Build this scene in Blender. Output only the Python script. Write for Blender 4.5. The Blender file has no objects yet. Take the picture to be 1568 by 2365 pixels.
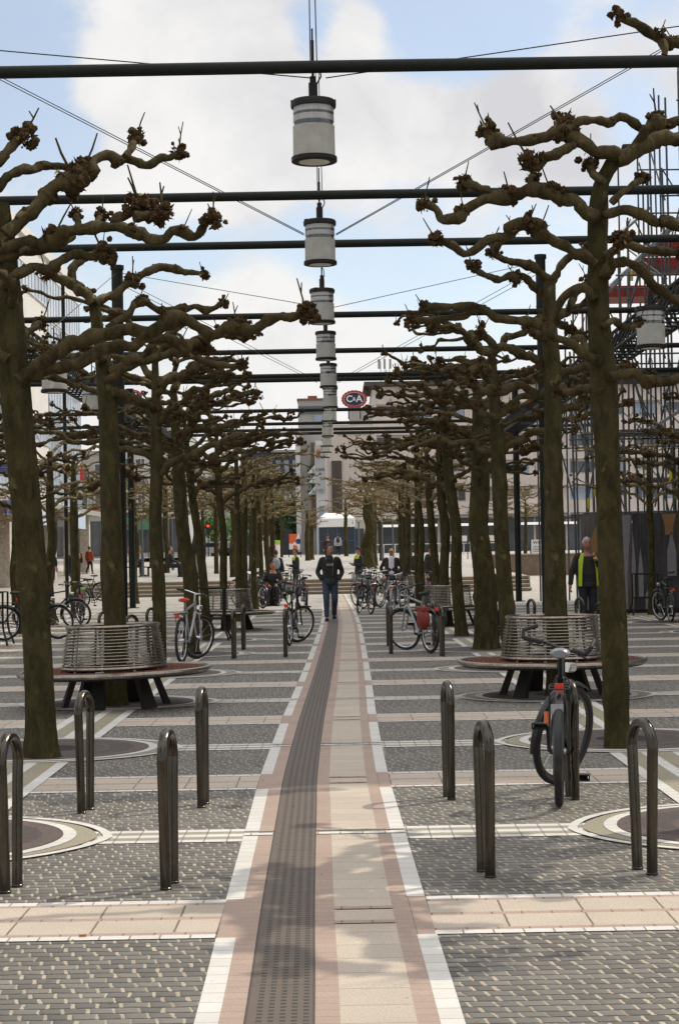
import bpy, math, random
import numpy as np
from mathutils import Vector, Matrix

# ------------------------------------------------------------------ camera, world, sun, exposure
S = bpy.context.scene
COL = S.collection
R = math.radians
FPX, CX, CY, H = 4300.0, 784.0, 1182.5, 1.57          # pixel focal length on a 1568 x 2365 frame
PITCH, YAW, ROLL = R(1.297), R(0.147), R(1.0)
fw = Vector((math.sin(YAW) * math.cos(PITCH), math.cos(YAW) * math.cos(PITCH), math.sin(PITCH)))
rt0 = Vector((math.cos(YAW), -math.sin(YAW), 0)); up0 = rt0.cross(fw)
RT = rt0 * math.cos(ROLL) - up0 * math.sin(ROLL); UP = up0 * math.cos(ROLL) + rt0 * math.sin(ROLL)
CAM = Vector((0, 0, H))
cd = bpy.data.cameras.new("camera"); cam = bpy.data.objects.new("camera", cd); COL.objects.link(cam)
cd.sensor_fit = 'VERTICAL'; cd.sensor_height = 36; cd.sensor_width = 24; cd.lens = FPX / 2365 * 36
cd.clip_start = 0.1; cd.clip_end = 3000
m = Matrix((RT, UP, -fw)).transposed().to_4x4(); m.translation = CAM
cam.matrix_world = m
S.camera = cam
def ray(x, y): return fw + RT * ((x - CX) / FPX) - UP * ((y - CY) / FPX)
def G(x, y, z=0.0):                                    # where a sight line meets the ground
    d = ray(x, y); return CAM + d * ((z - CAM.z) / d.z)
def P(x, y, Y):                                        # the point of a sight line at depth Y
    d = ray(x, y); return CAM + d * (Y / d.y)

SUN_DIR = Vector((0.81, 0.59, 0)).normalized()
SUN_EL = R(48)
S.view_settings.view_transform = 'Standard'; S.view_settings.look = 'None'
S.view_settings.exposure = 0.0; S.view_settings.gamma = 1.0
w = bpy.data.worlds.new("World"); S.world = w; w.use_nodes = True
def world_nodes():
    nt = w.node_tree; N = nt.nodes; L = nt.links; N.clear()
    def nd(t, **k):
        n = N.new(t)
        for a, b in k.items(): setattr(n, a, b)
        return n
    def mth(op, a, b=None, c=None):
        n = nd('ShaderNodeMath', operation=op)
        for i, v in enumerate((a, b, c)):
            if v is None: continue
            if isinstance(v, (int, float)): n.inputs[i].default_value = v
            else: L.new(v, n.inputs[i])
        return n.outputs[0]
    out = nd('ShaderNodeOutputWorld')
    sky = nd('ShaderNodeTexSky', sky_type='NISHITA'); sky.sun_disc = False
    sky.sun_elevation = SUN_EL; sky.sun_rotation = math.atan2(SUN_DIR.x, SUN_DIR.y)
    sky.air_density = 1.0; sky.dust_density = 0.8; sky.ozone_density = 1.0
    bg1 = nd('ShaderNodeBackground'); bg1.inputs[1].default_value = 0.13
    hs = nd('ShaderNodeHueSaturation'); hs.inputs['Saturation'].default_value = 0.80; hs.inputs['Value'].default_value = 1.12
    L.new(sky.outputs[0], hs.inputs['Color']); L.new(hs.outputs[0], bg1.inputs[0])
    tc = nd('ShaderNodeTexCoord'); sp = nd('ShaderNodeSeparateXYZ'); L.new(tc.outputs['Generated'], sp.inputs[0])
    el = sp.outputs[2]
    az = mth('ARCTAN2', sp.outputs[0], sp.outputs[1])
    cb = nd('ShaderNodeCombineXYZ'); L.new(mth('MULTIPLY', az, 1.0), cb.inputs[0]); L.new(mth('MULTIPLY', el, 1.35), cb.inputs[1])
    cb.inputs[2].default_value = CLOUD_SEED
    def noi(scale, det, rough, dist=0.0, off=0.0):
        n = nd('ShaderNodeTexNoise'); n.inputs['Scale'].default_value = scale; n.inputs['Detail'].default_value = det
        n.inputs['Roughness'].default_value = rough; n.inputs['Distortion'].default_value = dist
        v = nd('ShaderNodeVectorMath', operation='ADD'); L.new(cb.outputs[0], v.inputs[0]); v.inputs[1].default_value = (off, off * .7, off * 1.3)
        L.new(v.outputs[0], n.inputs['Vector']); return n.outputs[0]
    big = noi(7.5, 9.0, 0.57, 0.3)
    # clear gaps and cloud banks where they stand in the sky: (azimuth, sine of elevation, radius az, radius el, amount)
    tot = big
    for a, e, ra, re, am in SKY_SPOTS:
        d2 = mth('ADD', mth('POWER', mth('DIVIDE', mth('SUBTRACT', az, a), ra), 2.0), mth('POWER', mth('DIVIDE', mth('SUBTRACT', el, e), re), 2.0))
        g = mth('POWER', 2.718, mth('MULTIPLY', d2, -1.0))
        tot = mth('ADD', tot, mth('MULTIPLY', g, am))
    mr = nd('ShaderNodeMapRange', interpolation_type='SMOOTHSTEP'); L.new(tot, mr.inputs[0])
    mr.inputs[1].default_value = 0.36; mr.inputs[2].default_value = 0.54; mr.inputs[3].default_value = 0.16; mr.inputs[4].default_value = 1.0
    sh = noi(6.0, 7.0, 0.55, 0.35, 4.0)
    rp = nd('ShaderNodeValToRGB'); L.new(sh, rp.inputs[0])
    rp.color_ramp.elements[0].position = 0.37; rp.color_ramp.elements[0].color = (0.70, 0.70, 0.73, 1)
    rp.color_ramp.elements[1].position = 0.57; rp.color_ramp.elements[1].color = (0.95, 0.94, 0.925, 1)
    bg2 = nd('ShaderNodeBackground'); L.new(rp.outputs[0], bg2.inputs[0])
    hi = nd('ShaderNodeMapRange', interpolation_type='SMOOTHSTEP'); L.new(el, hi.inputs[0])         # clouds above the view, brightened to add fill light on shaded ground
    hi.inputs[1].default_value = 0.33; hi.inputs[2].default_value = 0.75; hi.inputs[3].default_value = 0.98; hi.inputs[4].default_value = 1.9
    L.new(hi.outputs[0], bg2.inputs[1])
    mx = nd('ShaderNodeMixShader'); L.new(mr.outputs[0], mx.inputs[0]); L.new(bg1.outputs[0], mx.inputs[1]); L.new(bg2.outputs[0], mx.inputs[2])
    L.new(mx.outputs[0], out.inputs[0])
CLOUD_SEED = 3.1
def azel(x, y):
    d = ray(x, y).normalized(); return math.atan2(d.x, d.y), d.z
SKY_SPOTS = []
for x, y, rx, ry, am in ((30, 120, 150, 190, -.42), (1080, 70, 190, 110, -.42), (420, 190, 320, 190, .25), (1120, 300, 260, 150, .22), (830, 60, 90, 110, .18),
                         (420, 560, 430, 80, -.26), (640, 730, 160, 80, .2), (190, 330, 90, 70, -.16), (960, 660, 220, 70, -.20), (700, 1000, 700, 140, .25), (720, 70, 60, 90, -.2),
                         (1400, 110, 160, 70, .10), (1330, 520, 200, 90, -.1), (520, 420, 200, 70, .14)):
    a, e = azel(x, y); SKY_SPOTS.append((a, e, rx / FPX, ry / FPX, am))
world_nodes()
sd = bpy.data.lights.new("sun", 'SUN'); sd.energy = 2.9; sd.angle = R(0.55); sd.color = (1.0, 0.92, 0.79)
sun = bpy.data.objects.new("sun", sd); COL.objects.link(sun)
to_sun = Vector((SUN_DIR.x * math.cos(SUN_EL), SUN_DIR.y * math.cos(SUN_EL), math.sin(SUN_EL)))
sun.rotation_euler = to_sun.to_track_quat('Z', 'Y').to_euler(); sun.location = (20, 10, 40)

# ------------------------------------------------------------------ materials
def srgb(r, g, b):
    f = lambda v: (v / 255 / 12.92) if v / 255 <= 0.04045 else ((v / 255 + .055) / 1.055) ** 2.4
    return (f(r), f(g), f(b))
class NT:
    def __init__(s, name):
        s.m = bpy.data.materials.new(name); s.m.use_nodes = True
        s.t = s.m.node_tree; s.b = s.t.nodes['Principled BSDF']
    def n(s, t, **k):
        x = s.t.nodes.new(t)
        for a, v in k.items(): setattr(x, a, v)
        return x
    def l(s, a, b): s.t.links.new(a, b)
    def mth(s, op, a, b=None, c=None, clamp=False):
        x = s.n('ShaderNodeMath', operation=op); x.use_clamp = clamp
        for i, v in enumerate((a, b, c)):
            if v is None: continue
            if isinstance(v, (int, float)): x.inputs[i].default_value = v
            else: s.l(v, x.inputs[i])
        return x.outputs[0]
    def mix(s, f, a, b, mode='MIX'):
        x = s.n('ShaderNodeMix', data_type='RGBA', blend_type=mode)
        for i, v in ((0, f), (6, a), (7, b)):
            if isinstance(v, (int, float)): x.inputs[i].default_value = v
            elif isinstance(v, tuple): x.inputs[i].default_value = (*v[:3], 1)
            else: s.l(v, x.inputs[i])
        return x.outputs[2]
    def coord(s, kind='Object'):
        return s.n('ShaderNodeTexCoord').outputs[kind]
    def noise(s, vec, scale, det=4, rough=.55):
        x = s.n('ShaderNodeTexNoise'); s.l(vec, x.inputs['Vector']); x.inputs['Scale'].default_value = scale
        x.inputs['Detail'].default_value = det; x.inputs['Roughness'].default_value = rough; return x.outputs[0]
    def ramp(s, v, a, b, ca, cb):
        x = s.n('ShaderNodeValToRGB'); s.l(v, x.inputs[0]); e = x.color_ramp.elements
        e[0].position = a; e[0].color = (*ca, 1); e[1].position = b; e[1].color = (*cb, 1); return x.outputs[0]
    def bump(s, h, strength, dist):
        x = s.n('ShaderNodeBump'); x.inputs['Strength'].default_value = strength; x.inputs['Distance'].default_value = dist
        s.l(h, x.inputs['Height']); s.l(x.outputs[0], s.b.inputs['Normal'])
    def base(s, c):
        if isinstance(c, tuple): s.b.inputs['Base Color'].default_value = (*c[:3], 1)
        else: s.l(c, s.b.inputs['Base Color'])
    def rough(s, r): s.b.inputs['Roughness'].default_value = r
def mat(name, col, rough=.6, metal=0.0, var=.25, scale=6.0, bump=0.0, bscale=None, spec=.5, stretch=None, wide=None):
    M = NT(name); M.rough(rough); M.b.inputs['Metallic'].default_value = metal; M.b.inputs['Specular IOR Level'].default_value = spec
    v = M.coord()
    if stretch:
        mp = M.n('ShaderNodeMapping'); mp.inputs['Scale'].default_value = stretch; M.l(v, mp.inputs[0]); v = mp.outputs[0]
    nz = M.noise(v, scale, 5, .6)
    lo = tuple(c * (1 - var) for c in col); hi = tuple(min(1, c * (1 + var)) for c in col)
    M.base(M.ramp(nz, .3, .7, lo, hi))
    rr = M.n('ShaderNodeMapRange'); M.l(nz, rr.inputs[0]); rr.inputs[3].default_value = max(.02, rough - .12); rr.inputs[4].default_value = min(1, rough + .12)
    M.l(rr.outputs[0], M.b.inputs['Roughness'])
    if bump: M.bump(M.noise(v, bscale or scale * 4, 4, .6), .6, bump)
    return M.m
def paver(name, col, jx=0.0, jy=0.0, jw=.006, jcol=(.09, .075, .055), speck=.25, rough=.75, off=0.0):
    """slabs with thin joints, laid out in metres (UV)"""
    M = NT(name); uv = M.coord('UV'); sp = M.n('ShaderNodeSeparateXYZ'); M.l(uv, sp.inputs[0])
    fine = M.noise(uv, 105, 4, .75); big = M.noise(uv, 2.2, 4, .6); mid = M.noise(uv, 18, 4, .6)
    c = M.ramp(fine, .33, .67, tuple(x * (1 - speck * 1.5) for x in col), tuple(min(.86, x * (1 + speck * 1.1)) for x in col))
    c = M.mix(M.mth('MULTIPLY', M.mth('SUBTRACT', big, .35, clamp=True), 1.0), c, tuple(x * .62 for x in col))
    c = M.mix(M.mth('MULTIPLY', M.mth('SUBTRACT', mid, .5, clamp=True), .9), c, tuple(x * .7 for x in col))
    vo = M.n('ShaderNodeTexVoronoi'); M.l(uv, vo.inputs['Vector']); vo.inputs['Scale'].default_value = 2.6; vs = M.n('ShaderNodeSeparateColor'); M.l(vo.outputs['Color'], vs.inputs[0])
    c = M.mix(M.mth('MULTIPLY', M.mth('LESS_THAN', vo.outputs['Distance'], M.mth('MULTIPLY', vs.outputs[0], .075)), .55), c, tuple(x * .35 for x in col))
    st = M.noise(uv, .8, 6, .65); c = M.mix(M.mth('MULTIPLY', M.mth('SUBTRACT', st, .48, clamp=True), 1.5), c, tuple(x * .55 for x in col))
    j = None; ids = []
    wob = M.mth('MULTIPLY', M.mth('SUBTRACT', M.noise(uv, 9, 2), .5), .006)
    for k, p in ((0, jx), (1, jy)):
        if not p: continue
        q = M.mth('DIVIDE', M.mth('ADD', M.mth('ADD', sp.outputs[k], wob), off if k == 0 else 0), p)
        ids.append(M.mth('FLOOR', q))
        f = M.mth('FRACT', q)
        e = M.mth('LESS_THAN', M.mth('MINIMUM', f, M.mth('SUBTRACT', 1.0, f)), jw / p * .5)
        j = e if j is None else M.mth('MAXIMUM', j, e)
    if ids:
        cb = M.n('ShaderNodeCombineXYZ')
        for k, i in enumerate(ids): M.l(i, cb.inputs[k])
        wn = M.n('ShaderNodeTexWhiteNoise'); M.l(cb.outputs[0], wn.inputs['Vector'])
        c = M.mix(M.mth('MULTIPLY', wn.outputs[0], .35), c, tuple(x * .68 for x in col))
        c = M.mix(M.mth('MULTIPLY', j, .85), c, jcol)
        M.bump(M.mth('ADD', M.mth('SUBTRACT', 1.0, j), M.mth('MULTIPLY', fine, .15)), .4, .004)
    M.base(c); M.rough(rough); M.b.inputs['Specular IOR Level'].default_value = .3
    return M.m
def cobble(name):
    """dark setts in courses, pale grit in the head joints"""
    M = NT(name); ob = M.coord('UV'); sp = M.n('ShaderNodeSeparateXYZ')
    wn0 = M.n('ShaderNodeTexNoise'); M.l(ob, wn0.inputs['Vector']); wn0.inputs['Scale'].default_value = 7; wn0.inputs['Detail'].default_value = 2
    vm = M.n('ShaderNodeVectorMath', operation='MULTIPLY_ADD'); M.l(wn0.outputs[1], vm.inputs[0]); vm.inputs[1].default_value = (.030, .022, 0); M.l(ob, vm.inputs[2])
    wn9 = M.n('ShaderNodeTexNoise'); M.l(ob, wn9.inputs['Vector']); wn9.inputs['Scale'].default_value = 60; wn9.inputs['Detail'].default_value = 2
    vm2 = M.n('ShaderNodeVectorMath', operation='MULTIPLY_ADD'); M.l(wn9.outputs[1], vm2.inputs[0]); vm2.inputs[1].default_value = (.014, .012, 0); M.l(vm.outputs[0], vm2.inputs[2])
    M.l(vm2.outputs[0], sp.inputs[0])
    r = M.mth('DIVIDE', sp.outputs[1], .078); row = M.mth('FLOOR', r); fr = M.mth('FRACT', r)
    wr = M.n('ShaderNodeTexWhiteNoise', noise_dimensions='1D'); M.l(row, wr.inputs['W'])
    u = M.mth('ADD', M.mth('DIVIDE', sp.outputs[0], .088), M.mth('ADD', M.mth('ADD', M.mth('MULTIPLY', row, .5), M.mth('MULTIPLY', wr.outputs[0], .45)), M.mth('MULTIPLY', fr, .14)))
    bi = M.mth('FLOOR', u); fu = M.mth('FRACT', u)
    cb = M.n('ShaderNodeCombineXYZ'); M.l(bi, cb.inputs[0]); M.l(row, cb.inputs[1])
    wb = M.n('ShaderNodeTexWhiteNoise'); M.l(cb.outputs[0], wb.inputs['Vector'])
    rnd = wb.outputs[0]
    wid = M.mth('MULTIPLY_ADD', rnd, .10, .81)                       # each sett has its own length
    head = M.mth('GREATER_THAN', fu, wid)
    inr = M.mth('MULTIPLY', M.mth('GREATER_THAN', fr, .06), M.mth('LESS_THAN', fr, .93))
    head = M.mth('MULTIPLY', head, inr)
    course = M.mth('SUBTRACT', 1.0, inr)
    fine = M.noise(ob, 160, 4, .7); big = M.noise(ob, 1.3, 4, .6)
    st = M.ramp(rnd, 0, 1, (.080, .073, .062), (.20, .185, .16))
    st = M.mix(M.mth('MULTIPLY', fine, .5), st, (.24, .222, .19))
    st = M.mix(M.mth('MULTIPLY', M.mth('SUBTRACT', big, .4, clamp=True), 1.6), st, (.08, .075, .066))
    gr = M.ramp(fine, .3, .7, (.29, .245, .175), (.58, .50, .375))
    gr = M.mix(M.mth('MULTIPLY', M.mth('GREATER_THAN', wb.outputs[1], .80), .5), gr, (.18, .15, .11))
    c = M.mix(M.mth('MULTIPLY', M.mth('LESS_THAN', fr, .16), M.mth('MULTIPLY_ADD', fine, .6, .45)), st, (.018, .015, .012)); vis = M.n('ShaderNodeMapRange'); M.l(M.noise(ob, 2.3, 5, .7), vis.inputs[0]); vis.inputs[1].default_value = .38; vis.inputs[2].default_value = .62; vis.inputs[3].default_value = .5; vis.inputs[4].default_value = 1.0
    c = M.mix(M.mth('MULTIPLY', head, vis.outputs[0]), c, gr)
    M.base(c); M.rough(.7); M.b.inputs['Specular IOR Level'].default_value = .35
    dome = M.mth('MULTIPLY', M.mth('MULTIPLY', fr, M.mth('SUBTRACT', 1.0, fr)), M.mth('MULTIPLY', fu, M.mth('SUBTRACT', 1.0, fu)))
    hgt = M.mth('SUBTRACT', M.mth('ADD', M.mth('ADD', M.mth('POWER', M.mth('MULTIPLY', dome, 16.0), .5), M.mth('MULTIPLY', rnd, .5)), M.mth('MULTIPLY', fine, .35)), M.mth('MULTIPLY', M.mth('MAXIMUM', head, course), .9))
    M.bump(hgt, .8, .010)
    return M.m
def tactile():
    M = NT("tactile_slab"); uv = M.coord('UV'); sp = M.n('ShaderNodeSeparateXYZ'); M.l(uv, sp.inputs[0])
    fx = M.mth('FRACT', M.mth('DIVIDE', sp.outputs[0], .040)); fy = M.mth('FRACT', M.mth('DIVIDE', sp.outputs[1], .048))
    ex = M.mth('MULTIPLY', M.mth('LESS_THAN', fx, .5), M.mth('MULTIPLY', M.mth('GREATER_THAN', sp.outputs[0], .02), M.mth('LESS_THAN', sp.outputs[0], .22)))
    d = M.mth('MULTIPLY', ex, M.mth('LESS_THAN', fy, .5))
    seam = M.mth('LESS_THAN', M.mth('FRACT', M.mth('DIVIDE', sp.outputs[1], .62)), .012)
    edge = M.mth('MAXIMUM', M.mth('LESS_THAN', sp.outputs[0], .010), M.mth('GREATER_THAN', sp.outputs[0], .231))
    fine = M.noise(uv, 200, 3, .7); mid = M.noise(uv, 12, 4)
    c = M.ramp(fine, .3, .7, (.064, .046, .033), (.172, .130, .100)); c = M.mix(M.mth('MULTIPLY', mid, .5), c, (.080, .060, .047))
    c = M.mix(M.mth('MULTIPLY', d, .85), c, (.016, .013, .010)); c = M.mix(M.mth('MULTIPLY', M.mth('MAXIMUM', seam, edge), .8), c, (.05, .035, .025))
    M.base(c); M.rough(.7); M.bump(M.mth('SUBTRACT', M.mth('MULTIPLY', fine, .2), d), .8, .008)
    return M.m
def bark(name, a, b, lich):
    M = NT(name); ob = M.coord(); mp = M.n('ShaderNodeMapping'); mp.inputs['Scale'].default_value = (1, 1, .45); M.l(ob, mp.inputs[0])
    n1 = M.noise(mp.outputs[0], 9, 6, .65); n2 = M.noise(mp.outputs[0], 42, 5, .7); n3 = M.noise(ob, 3.6, 3, .5)
    vo = M.n('ShaderNodeTexVoronoi'); M.l(mp.outputs[0], vo.inputs['Vector']); vo.inputs['Scale'].default_value = 9
    c = M.ramp(n1, .32, .7, a, b)
    c = M.mix(M.mth('MULTIPLY', M.mth('SUBTRACT', n2, .5, clamp=True), 1.6), c, tuple(x * .35 for x in a))
    pt = M.mth('MULTIPLY', M.mth('SUBTRACT', n3, .60, clamp=True), 9.0, clamp=True)
    pt = M.mth('MULTIPLY', pt, M.mth('GREATER_THAN', vo.outputs['Color'], .55))
    c = M.mix(M.mth('MULTIPLY', pt, .75), c, lich); v2 = M.n('ShaderNodeTexVoronoi'); M.l(mp.outputs[0], v2.inputs['Vector']); v2.inputs['Scale'].default_value = 16; c = M.mix(M.mth('MULTIPLY', M.mth('GREATER_THAN', v2.outputs['Color'], .66), .22), c, tuple(x * .55 + y * .3 for x, y in zip(b, lich)))
    M.base(c); M.rough(.9); M.b.inputs['Specular IOR Level'].default_value = .15
    M.bump(M.mth('ADD', n2, M.mth('MULTIPLY', n1, 1.0)), 1.0, .022)
    return M.m
def glass(name, col, rough=.05, var=.2):
    m_ = mat(name, col, rough, 0, var, .35, spec=.8); return m_
MT = {}
MT['cobble'] = cobble("basalt_setts")
MT['white'] = paver("white_stone", (.66, .635, .58), 0, .143, .006, (.26, .22, .16), .10)
MT['whitex'] = paver("white_stone_row", (.66, .635, .59), .125, 0, .008, (.20, .15, .1), .12)
MT['pink'] = paver("pink_stone", (.42, .312, .25), 0, .092, .004, (.2, .12, .09), .22)
MT['pinkx'] = paver("pink_stone_row", (.42, .31, .25), .13, 0, .008, (.16, .11, .08), .22)
MT['beige'] = paver("beige_slab", (.53, .452, .362), 0, .25, .006, (.2, .16, .11), .25)
MT['beigex'] = paver("beige_slab_row", (.525, .445, .355), .35, 0, .010, (.12, .09, .06), .25)
MT['greyx'] = paver("grey_stone_row", (.34, .305, .235), .125, 0, .008, (.16, .12, .08), .25)
MT['ringbeige'] = paver("grit_ring", (.34, .30, .215), 0, 0, 0, speck=.6)
MT['plain'] = paver("plaza_slab", (.44, .405, .35), 1.2, .6, .012, (.22, .19, .15), .15)
MT['plaza'] = paver("upper_plaza_slab", (.40, .375, .335), 1.6, 3.0, .03, (.5, .46, .4), .12)
MT['asphalt'] = paver("asphalt", (.07, .07, .07), 0, 0, 0, speck=.3)
MT['tactile'] = tactile()
MT['bark'] = bark("plane_bark", (.026, .0215, .0075), (.070, .057, .022), (.21, .175, .085))
MT['limb'] = bark("plane_limb_bark", (.028, .0215, .008), (.108, .081, .037), (.24, .195, .10))
MT['burr'] = mat("burr_bark", (.060, .037, .017), .95, 0, .6, 30, .02, 60, spec=.1)
MT['bud'] = mat("young_leaf", (.22, .20, .03), .6, 0, .3, 20)
MT['steel'] = mat("brushed_steel", (.085, .077, .064), .24, 1.0, .25, 14, .0015, 120, stretch=(1, 1, .25))
MT['benchsteel'] = mat("bench_steel", (.24, .215, .175), .28, .9, .3, 20)
MT['darkmetal'] = mat("dark_coated_steel", (.014, .0125, .010), .6, 0, .3, 8, spec=.25)
MT['beam'] = mat("dark_green_grey_paint", (.010, .012, .009), .6, 0, .3, 5, spec=.22)
MT['black'] = mat("black_rubber", (.013, .013, .013), .75, 0, .3, 30)
MT['blackgloss'] = mat("black_gloss_paint", (.012, .012, .013), .3, 0, .2, 10)
MT['redslat'] = mat("red_slat", (.135, .056, .036), .9, 0, .3, 16, spec=.08)
MT['iron'] = mat("cast_iron", (.075, .05, .042), .7, .4, .35, 14)
MT['soil'] = mat("dark_soil", (.016, .013, .01), .95, 0, .5, 40, .01)
MT['concrete'] = mat("concrete", (.34, .31, .27), .85, 0, .15, 3)
MT['step'] = mat("step_riser", (.20, .16, .115), .85, 0, .2, 6)
MT['steptop'] = mat("step_tread", (.50, .45, .37), .8, 0, .12, 4)
MT['chrome'] = mat("chrome", (.62, .62, .62), .2, 1.0, .1, 20)
MT['skin'] = mat("skin", (.42, .22, .15), .6, 0, .12, 20)

# ------------------------------------------------------------------ mesh helpers
class MB:
    def __init__(s): s.v = []; s.f = []; s.mi = []; s.uv = []; s.n = 0; s.hasuv = False
    def add(s, v, f, mi=0, uv=None):
        s.v.extend([tuple(p) for p in v]); n = s.n
        for q in f: s.f.append(tuple(i + n for i in q))
        s.mi.extend([mi] * len(f)); s.n += len(v)
        if uv is not None: s.hasuv = True
        s.uv.extend(uv if uv is not None else [(p[0], p[1]) for p in v])
    def box(s, c, d, rz=0.0, mi=0, M=None):
        hx, hy, hz = d[0] / 2, d[1] / 2, d[2] / 2
        v = [Vector((x, y, z)) for z in (-hz, hz) for x, y in ((-hx, -hy), (hx, -hy), (hx, hy), (-hx, hy))]
        if rz: q = Matrix.Rotation(rz, 3, 'Z'); v = [q @ p for p in v]
        if M is not None: v = [M @ p for p in v]
        v = [p + Vector(c) for p in v]
        s.add(v, [(3, 2, 1, 0), (4, 5, 6, 7), (0, 1, 5, 4), (1, 2, 6, 5), (2, 3, 7, 6), (3, 0, 4, 7)], mi); return s
    def bar(s, a, b, w_, t, mi=0):                     # box from a to b
        a, b = Vector(a), Vector(b); d = b - a; L_ = d.length
        q = d.to_track_quat('Z', 'Y').to_matrix(); s.box((a + b) / 2, (w_, t, L_), M=q, mi=mi); return s
    def tube(s, pts, r, n=8, mi=0, cap=True, ell=None):
        pts = np.array([tuple(p) for p in pts], float); K = len(pts)
        rad = np.full(K, r, float) if np.isscalar(r) else np.array(r, float)
        tg = np.gradient(pts, axis=0); tg /= np.linalg.norm(tg, axis=1)[:, None] + 1e-12
        ref = np.array((0, 0, 1.0)) if abs(tg[0][2]) < .9 else np.array((0, 1.0, 0))
        nx = np.cross(tg[0], ref); nx /= np.linalg.norm(nx); out = []
        an = np.arange(n) * 2 * math.pi / n; ca, sa = np.cos(an)[:, None], np.sin(an)[:, None]
        for i in range(K):
            nx = nx - tg[i] * nx.dot(tg[i]); nx /= np.linalg.norm(nx) + 1e-12
            ny = np.cross(tg[i], nx)
            out.append(pts[i] + rad[i] * (ca * nx + sa * ny) if ell is None else pts[i] + rad[i] * (ca * nx + sa * ny))
        v = np.concatenate(out); f = []
        for i in range(K - 1):
            for j in range(n):
                j2 = (j + 1) % n; f.append((i * n + j, i * n + j2, (i + 1) * n + j2, (i + 1) * n + j))
        if cap: f.append(tuple(range(n - 1, -1, -1))); f.append(tuple((K - 1) * n + j for j in range(n)))
        s.add(v.tolist(), f, mi); return s
    def lathe(s, prof, n=24, c=(0, 0, 0), mi=0, a0=0.0, a1=2 * math.pi):
        full = abs(a1 - a0 - 2 * math.pi) < 1e-6; m_ = n if full else n + 1; v = []; f = []
        for rr, z in prof:
            for j in range(m_):
                a = a0 + (a1 - a0) * j / n; v.append((c[0] + rr * math.cos(a), c[1] + rr * math.sin(a), c[2] + z))
        for i in range(len(prof) - 1):
            for j in range(n):
                j2 = (j + 1) % m_; f.append((i * m_ + j, i * m_ + j2, (i + 1) * m_ + j2, (i + 1) * m_ + j))
        s.add(v, f, mi); return s
    def torus(s, c, Rr, r, n=32, k=6, mi=0, axis='Z'):
        v = []; f = []
        for i in range(n):
            a = 2 * math.pi * i / n
            for j in range(k):
                b = 2 * math.pi * j / k; q = Rr + r * math.cos(b); x, y, z = q * math.cos(a), q * math.sin(a), r * math.sin(b)
                if axis == 'X': x, y, z = z, x, y
                v.append((c[0] + x, c[1] + y, c[2] + z))
        for i in range(n):
            for j in range(k):
                i2, j2 = (i + 1) % n, (j + 1) % k; f.append((i * k + j, i2 * k + j, i2 * k + j2, i * k + j2))
        s.add(v, f, mi); return s
    def blob(s, c, r, rng, sub=1, jit=.25, sc=(1, 1, 1), mi=0):
        V, F = ICO[sub]; v = []
        for p in V:
            k = r * (1 + rng.uniform(-jit, jit)); v.append((c[0] + p[0] * k * sc[0], c[1] + p[1] * k * sc[1], c[2] + p[2] * k * sc[2]))
        s.add(v, F, mi); return s
    def spike(s, c, d, L_, r, mi=0):
        d = Vector(d).normalized(); q = d.to_track_quat('Z', 'Y').to_matrix(); c = Vector(c)
        v = [c + q @ Vector((r * math.cos(a), r * math.sin(a), 0)) for a in (0, 2.09, 4.19)] + [c + d * L_]
        s.add(v, [(0, 1, 3), (1, 2, 3), (2, 0, 3)], mi); return s
    def quad(s, a, b, c, d, mi=0): s.add([a, b, c, d], [(0, 1, 2, 3)], mi); return s
    def sheet(s, x0, x1, y0, y1, z, mi=0, nx=1, ny=1):
        v = [(x0 + (x1 - x0) * i / nx, y0 + (y1 - y0) * j / ny, z) for j in range(ny + 1) for i in range(nx + 1)]
        f = [(j * (nx + 1) + i, j * (nx + 1) + i + 1, (j + 1) * (nx + 1) + i + 1, (j + 1) * (nx + 1) + i) for j in range(ny) for i in range(nx)]
        s.add(v, f, mi); return s
    def prism(s, poly, y0, y1, mi=0):                  # xz outline pushed from y0 to y1
        k = len(poly); v = [(x, y0, z) for x, z in poly] + [(x, y1, z) for x, z in poly]
        f = [tuple(range(k)), tuple(range(2 * k - 1, k - 1, -1))] + [(i, k + i, k + (i + 1) % k, (i + 1) % k) for i in range(k)]
        s.add(v, f, mi); return s
    def build(s, name, mats, parent=None, smooth=True, loc=None):
        me = bpy.data.meshes.new(name); me.from_pydata(s.v, [], s.f)
        for m_ in (mats if isinstance(mats, (list, tuple)) else [mats]): me.materials.append(m_)
        if any(s.mi): me.polygons.foreach_set('material_index', s.mi)
        if s.hasuv or s.uv:
            ul = me.uv_layers.new(name='uv'); lv = np.zeros(len(me.loops), dtype=np.int32); me.loops.foreach_get('vertex_index', lv)
            ul.data.foreach_set('uv', np.array(s.uv, dtype=np.float32)[lv].ravel())
        me.update()
        if smooth:
            me.polygons.foreach_set('use_smooth', [True] * len(me.polygons)); me.set_sharp_from_angle(angle=R(38))
        o = bpy.data.objects.new(name, me); COL.objects.link(o)
        if parent is not None: o.parent = parent
        if loc is not None: o.location = loc
        return o
def ico_tables():
    import bmesh
    T = []
    for sd_ in (1, 2, 3):
        bm = bmesh.new(); bmesh.ops.create_icosphere(bm, subdivisions=sd_, radius=1)
        T.append(([tuple(v.co) for v in bm.verts], [tuple(v.index for v in f.verts) for f in bm.faces])); bm.free()
    return T
ICO = ico_tables()
def thing(name, label, cat, loc=(0, 0, 0), rz=0.0, group=None):
    o = bpy.data.objects.new(name, None); COL.objects.link(o); o.empty_display_size = .2
    o.location = loc; o.rotation_euler = (0, 0, rz); tag(o, label, cat, group); return o
def tag(o, label, cat, group=None):
    o['label'] = label; o['category'] = cat
    if group: o['group'] = group
    return o
def struct(o): o['kind'] = 'structure'; return o
def children(o): return [c for c in COL.objects if c.parent == o]
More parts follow.
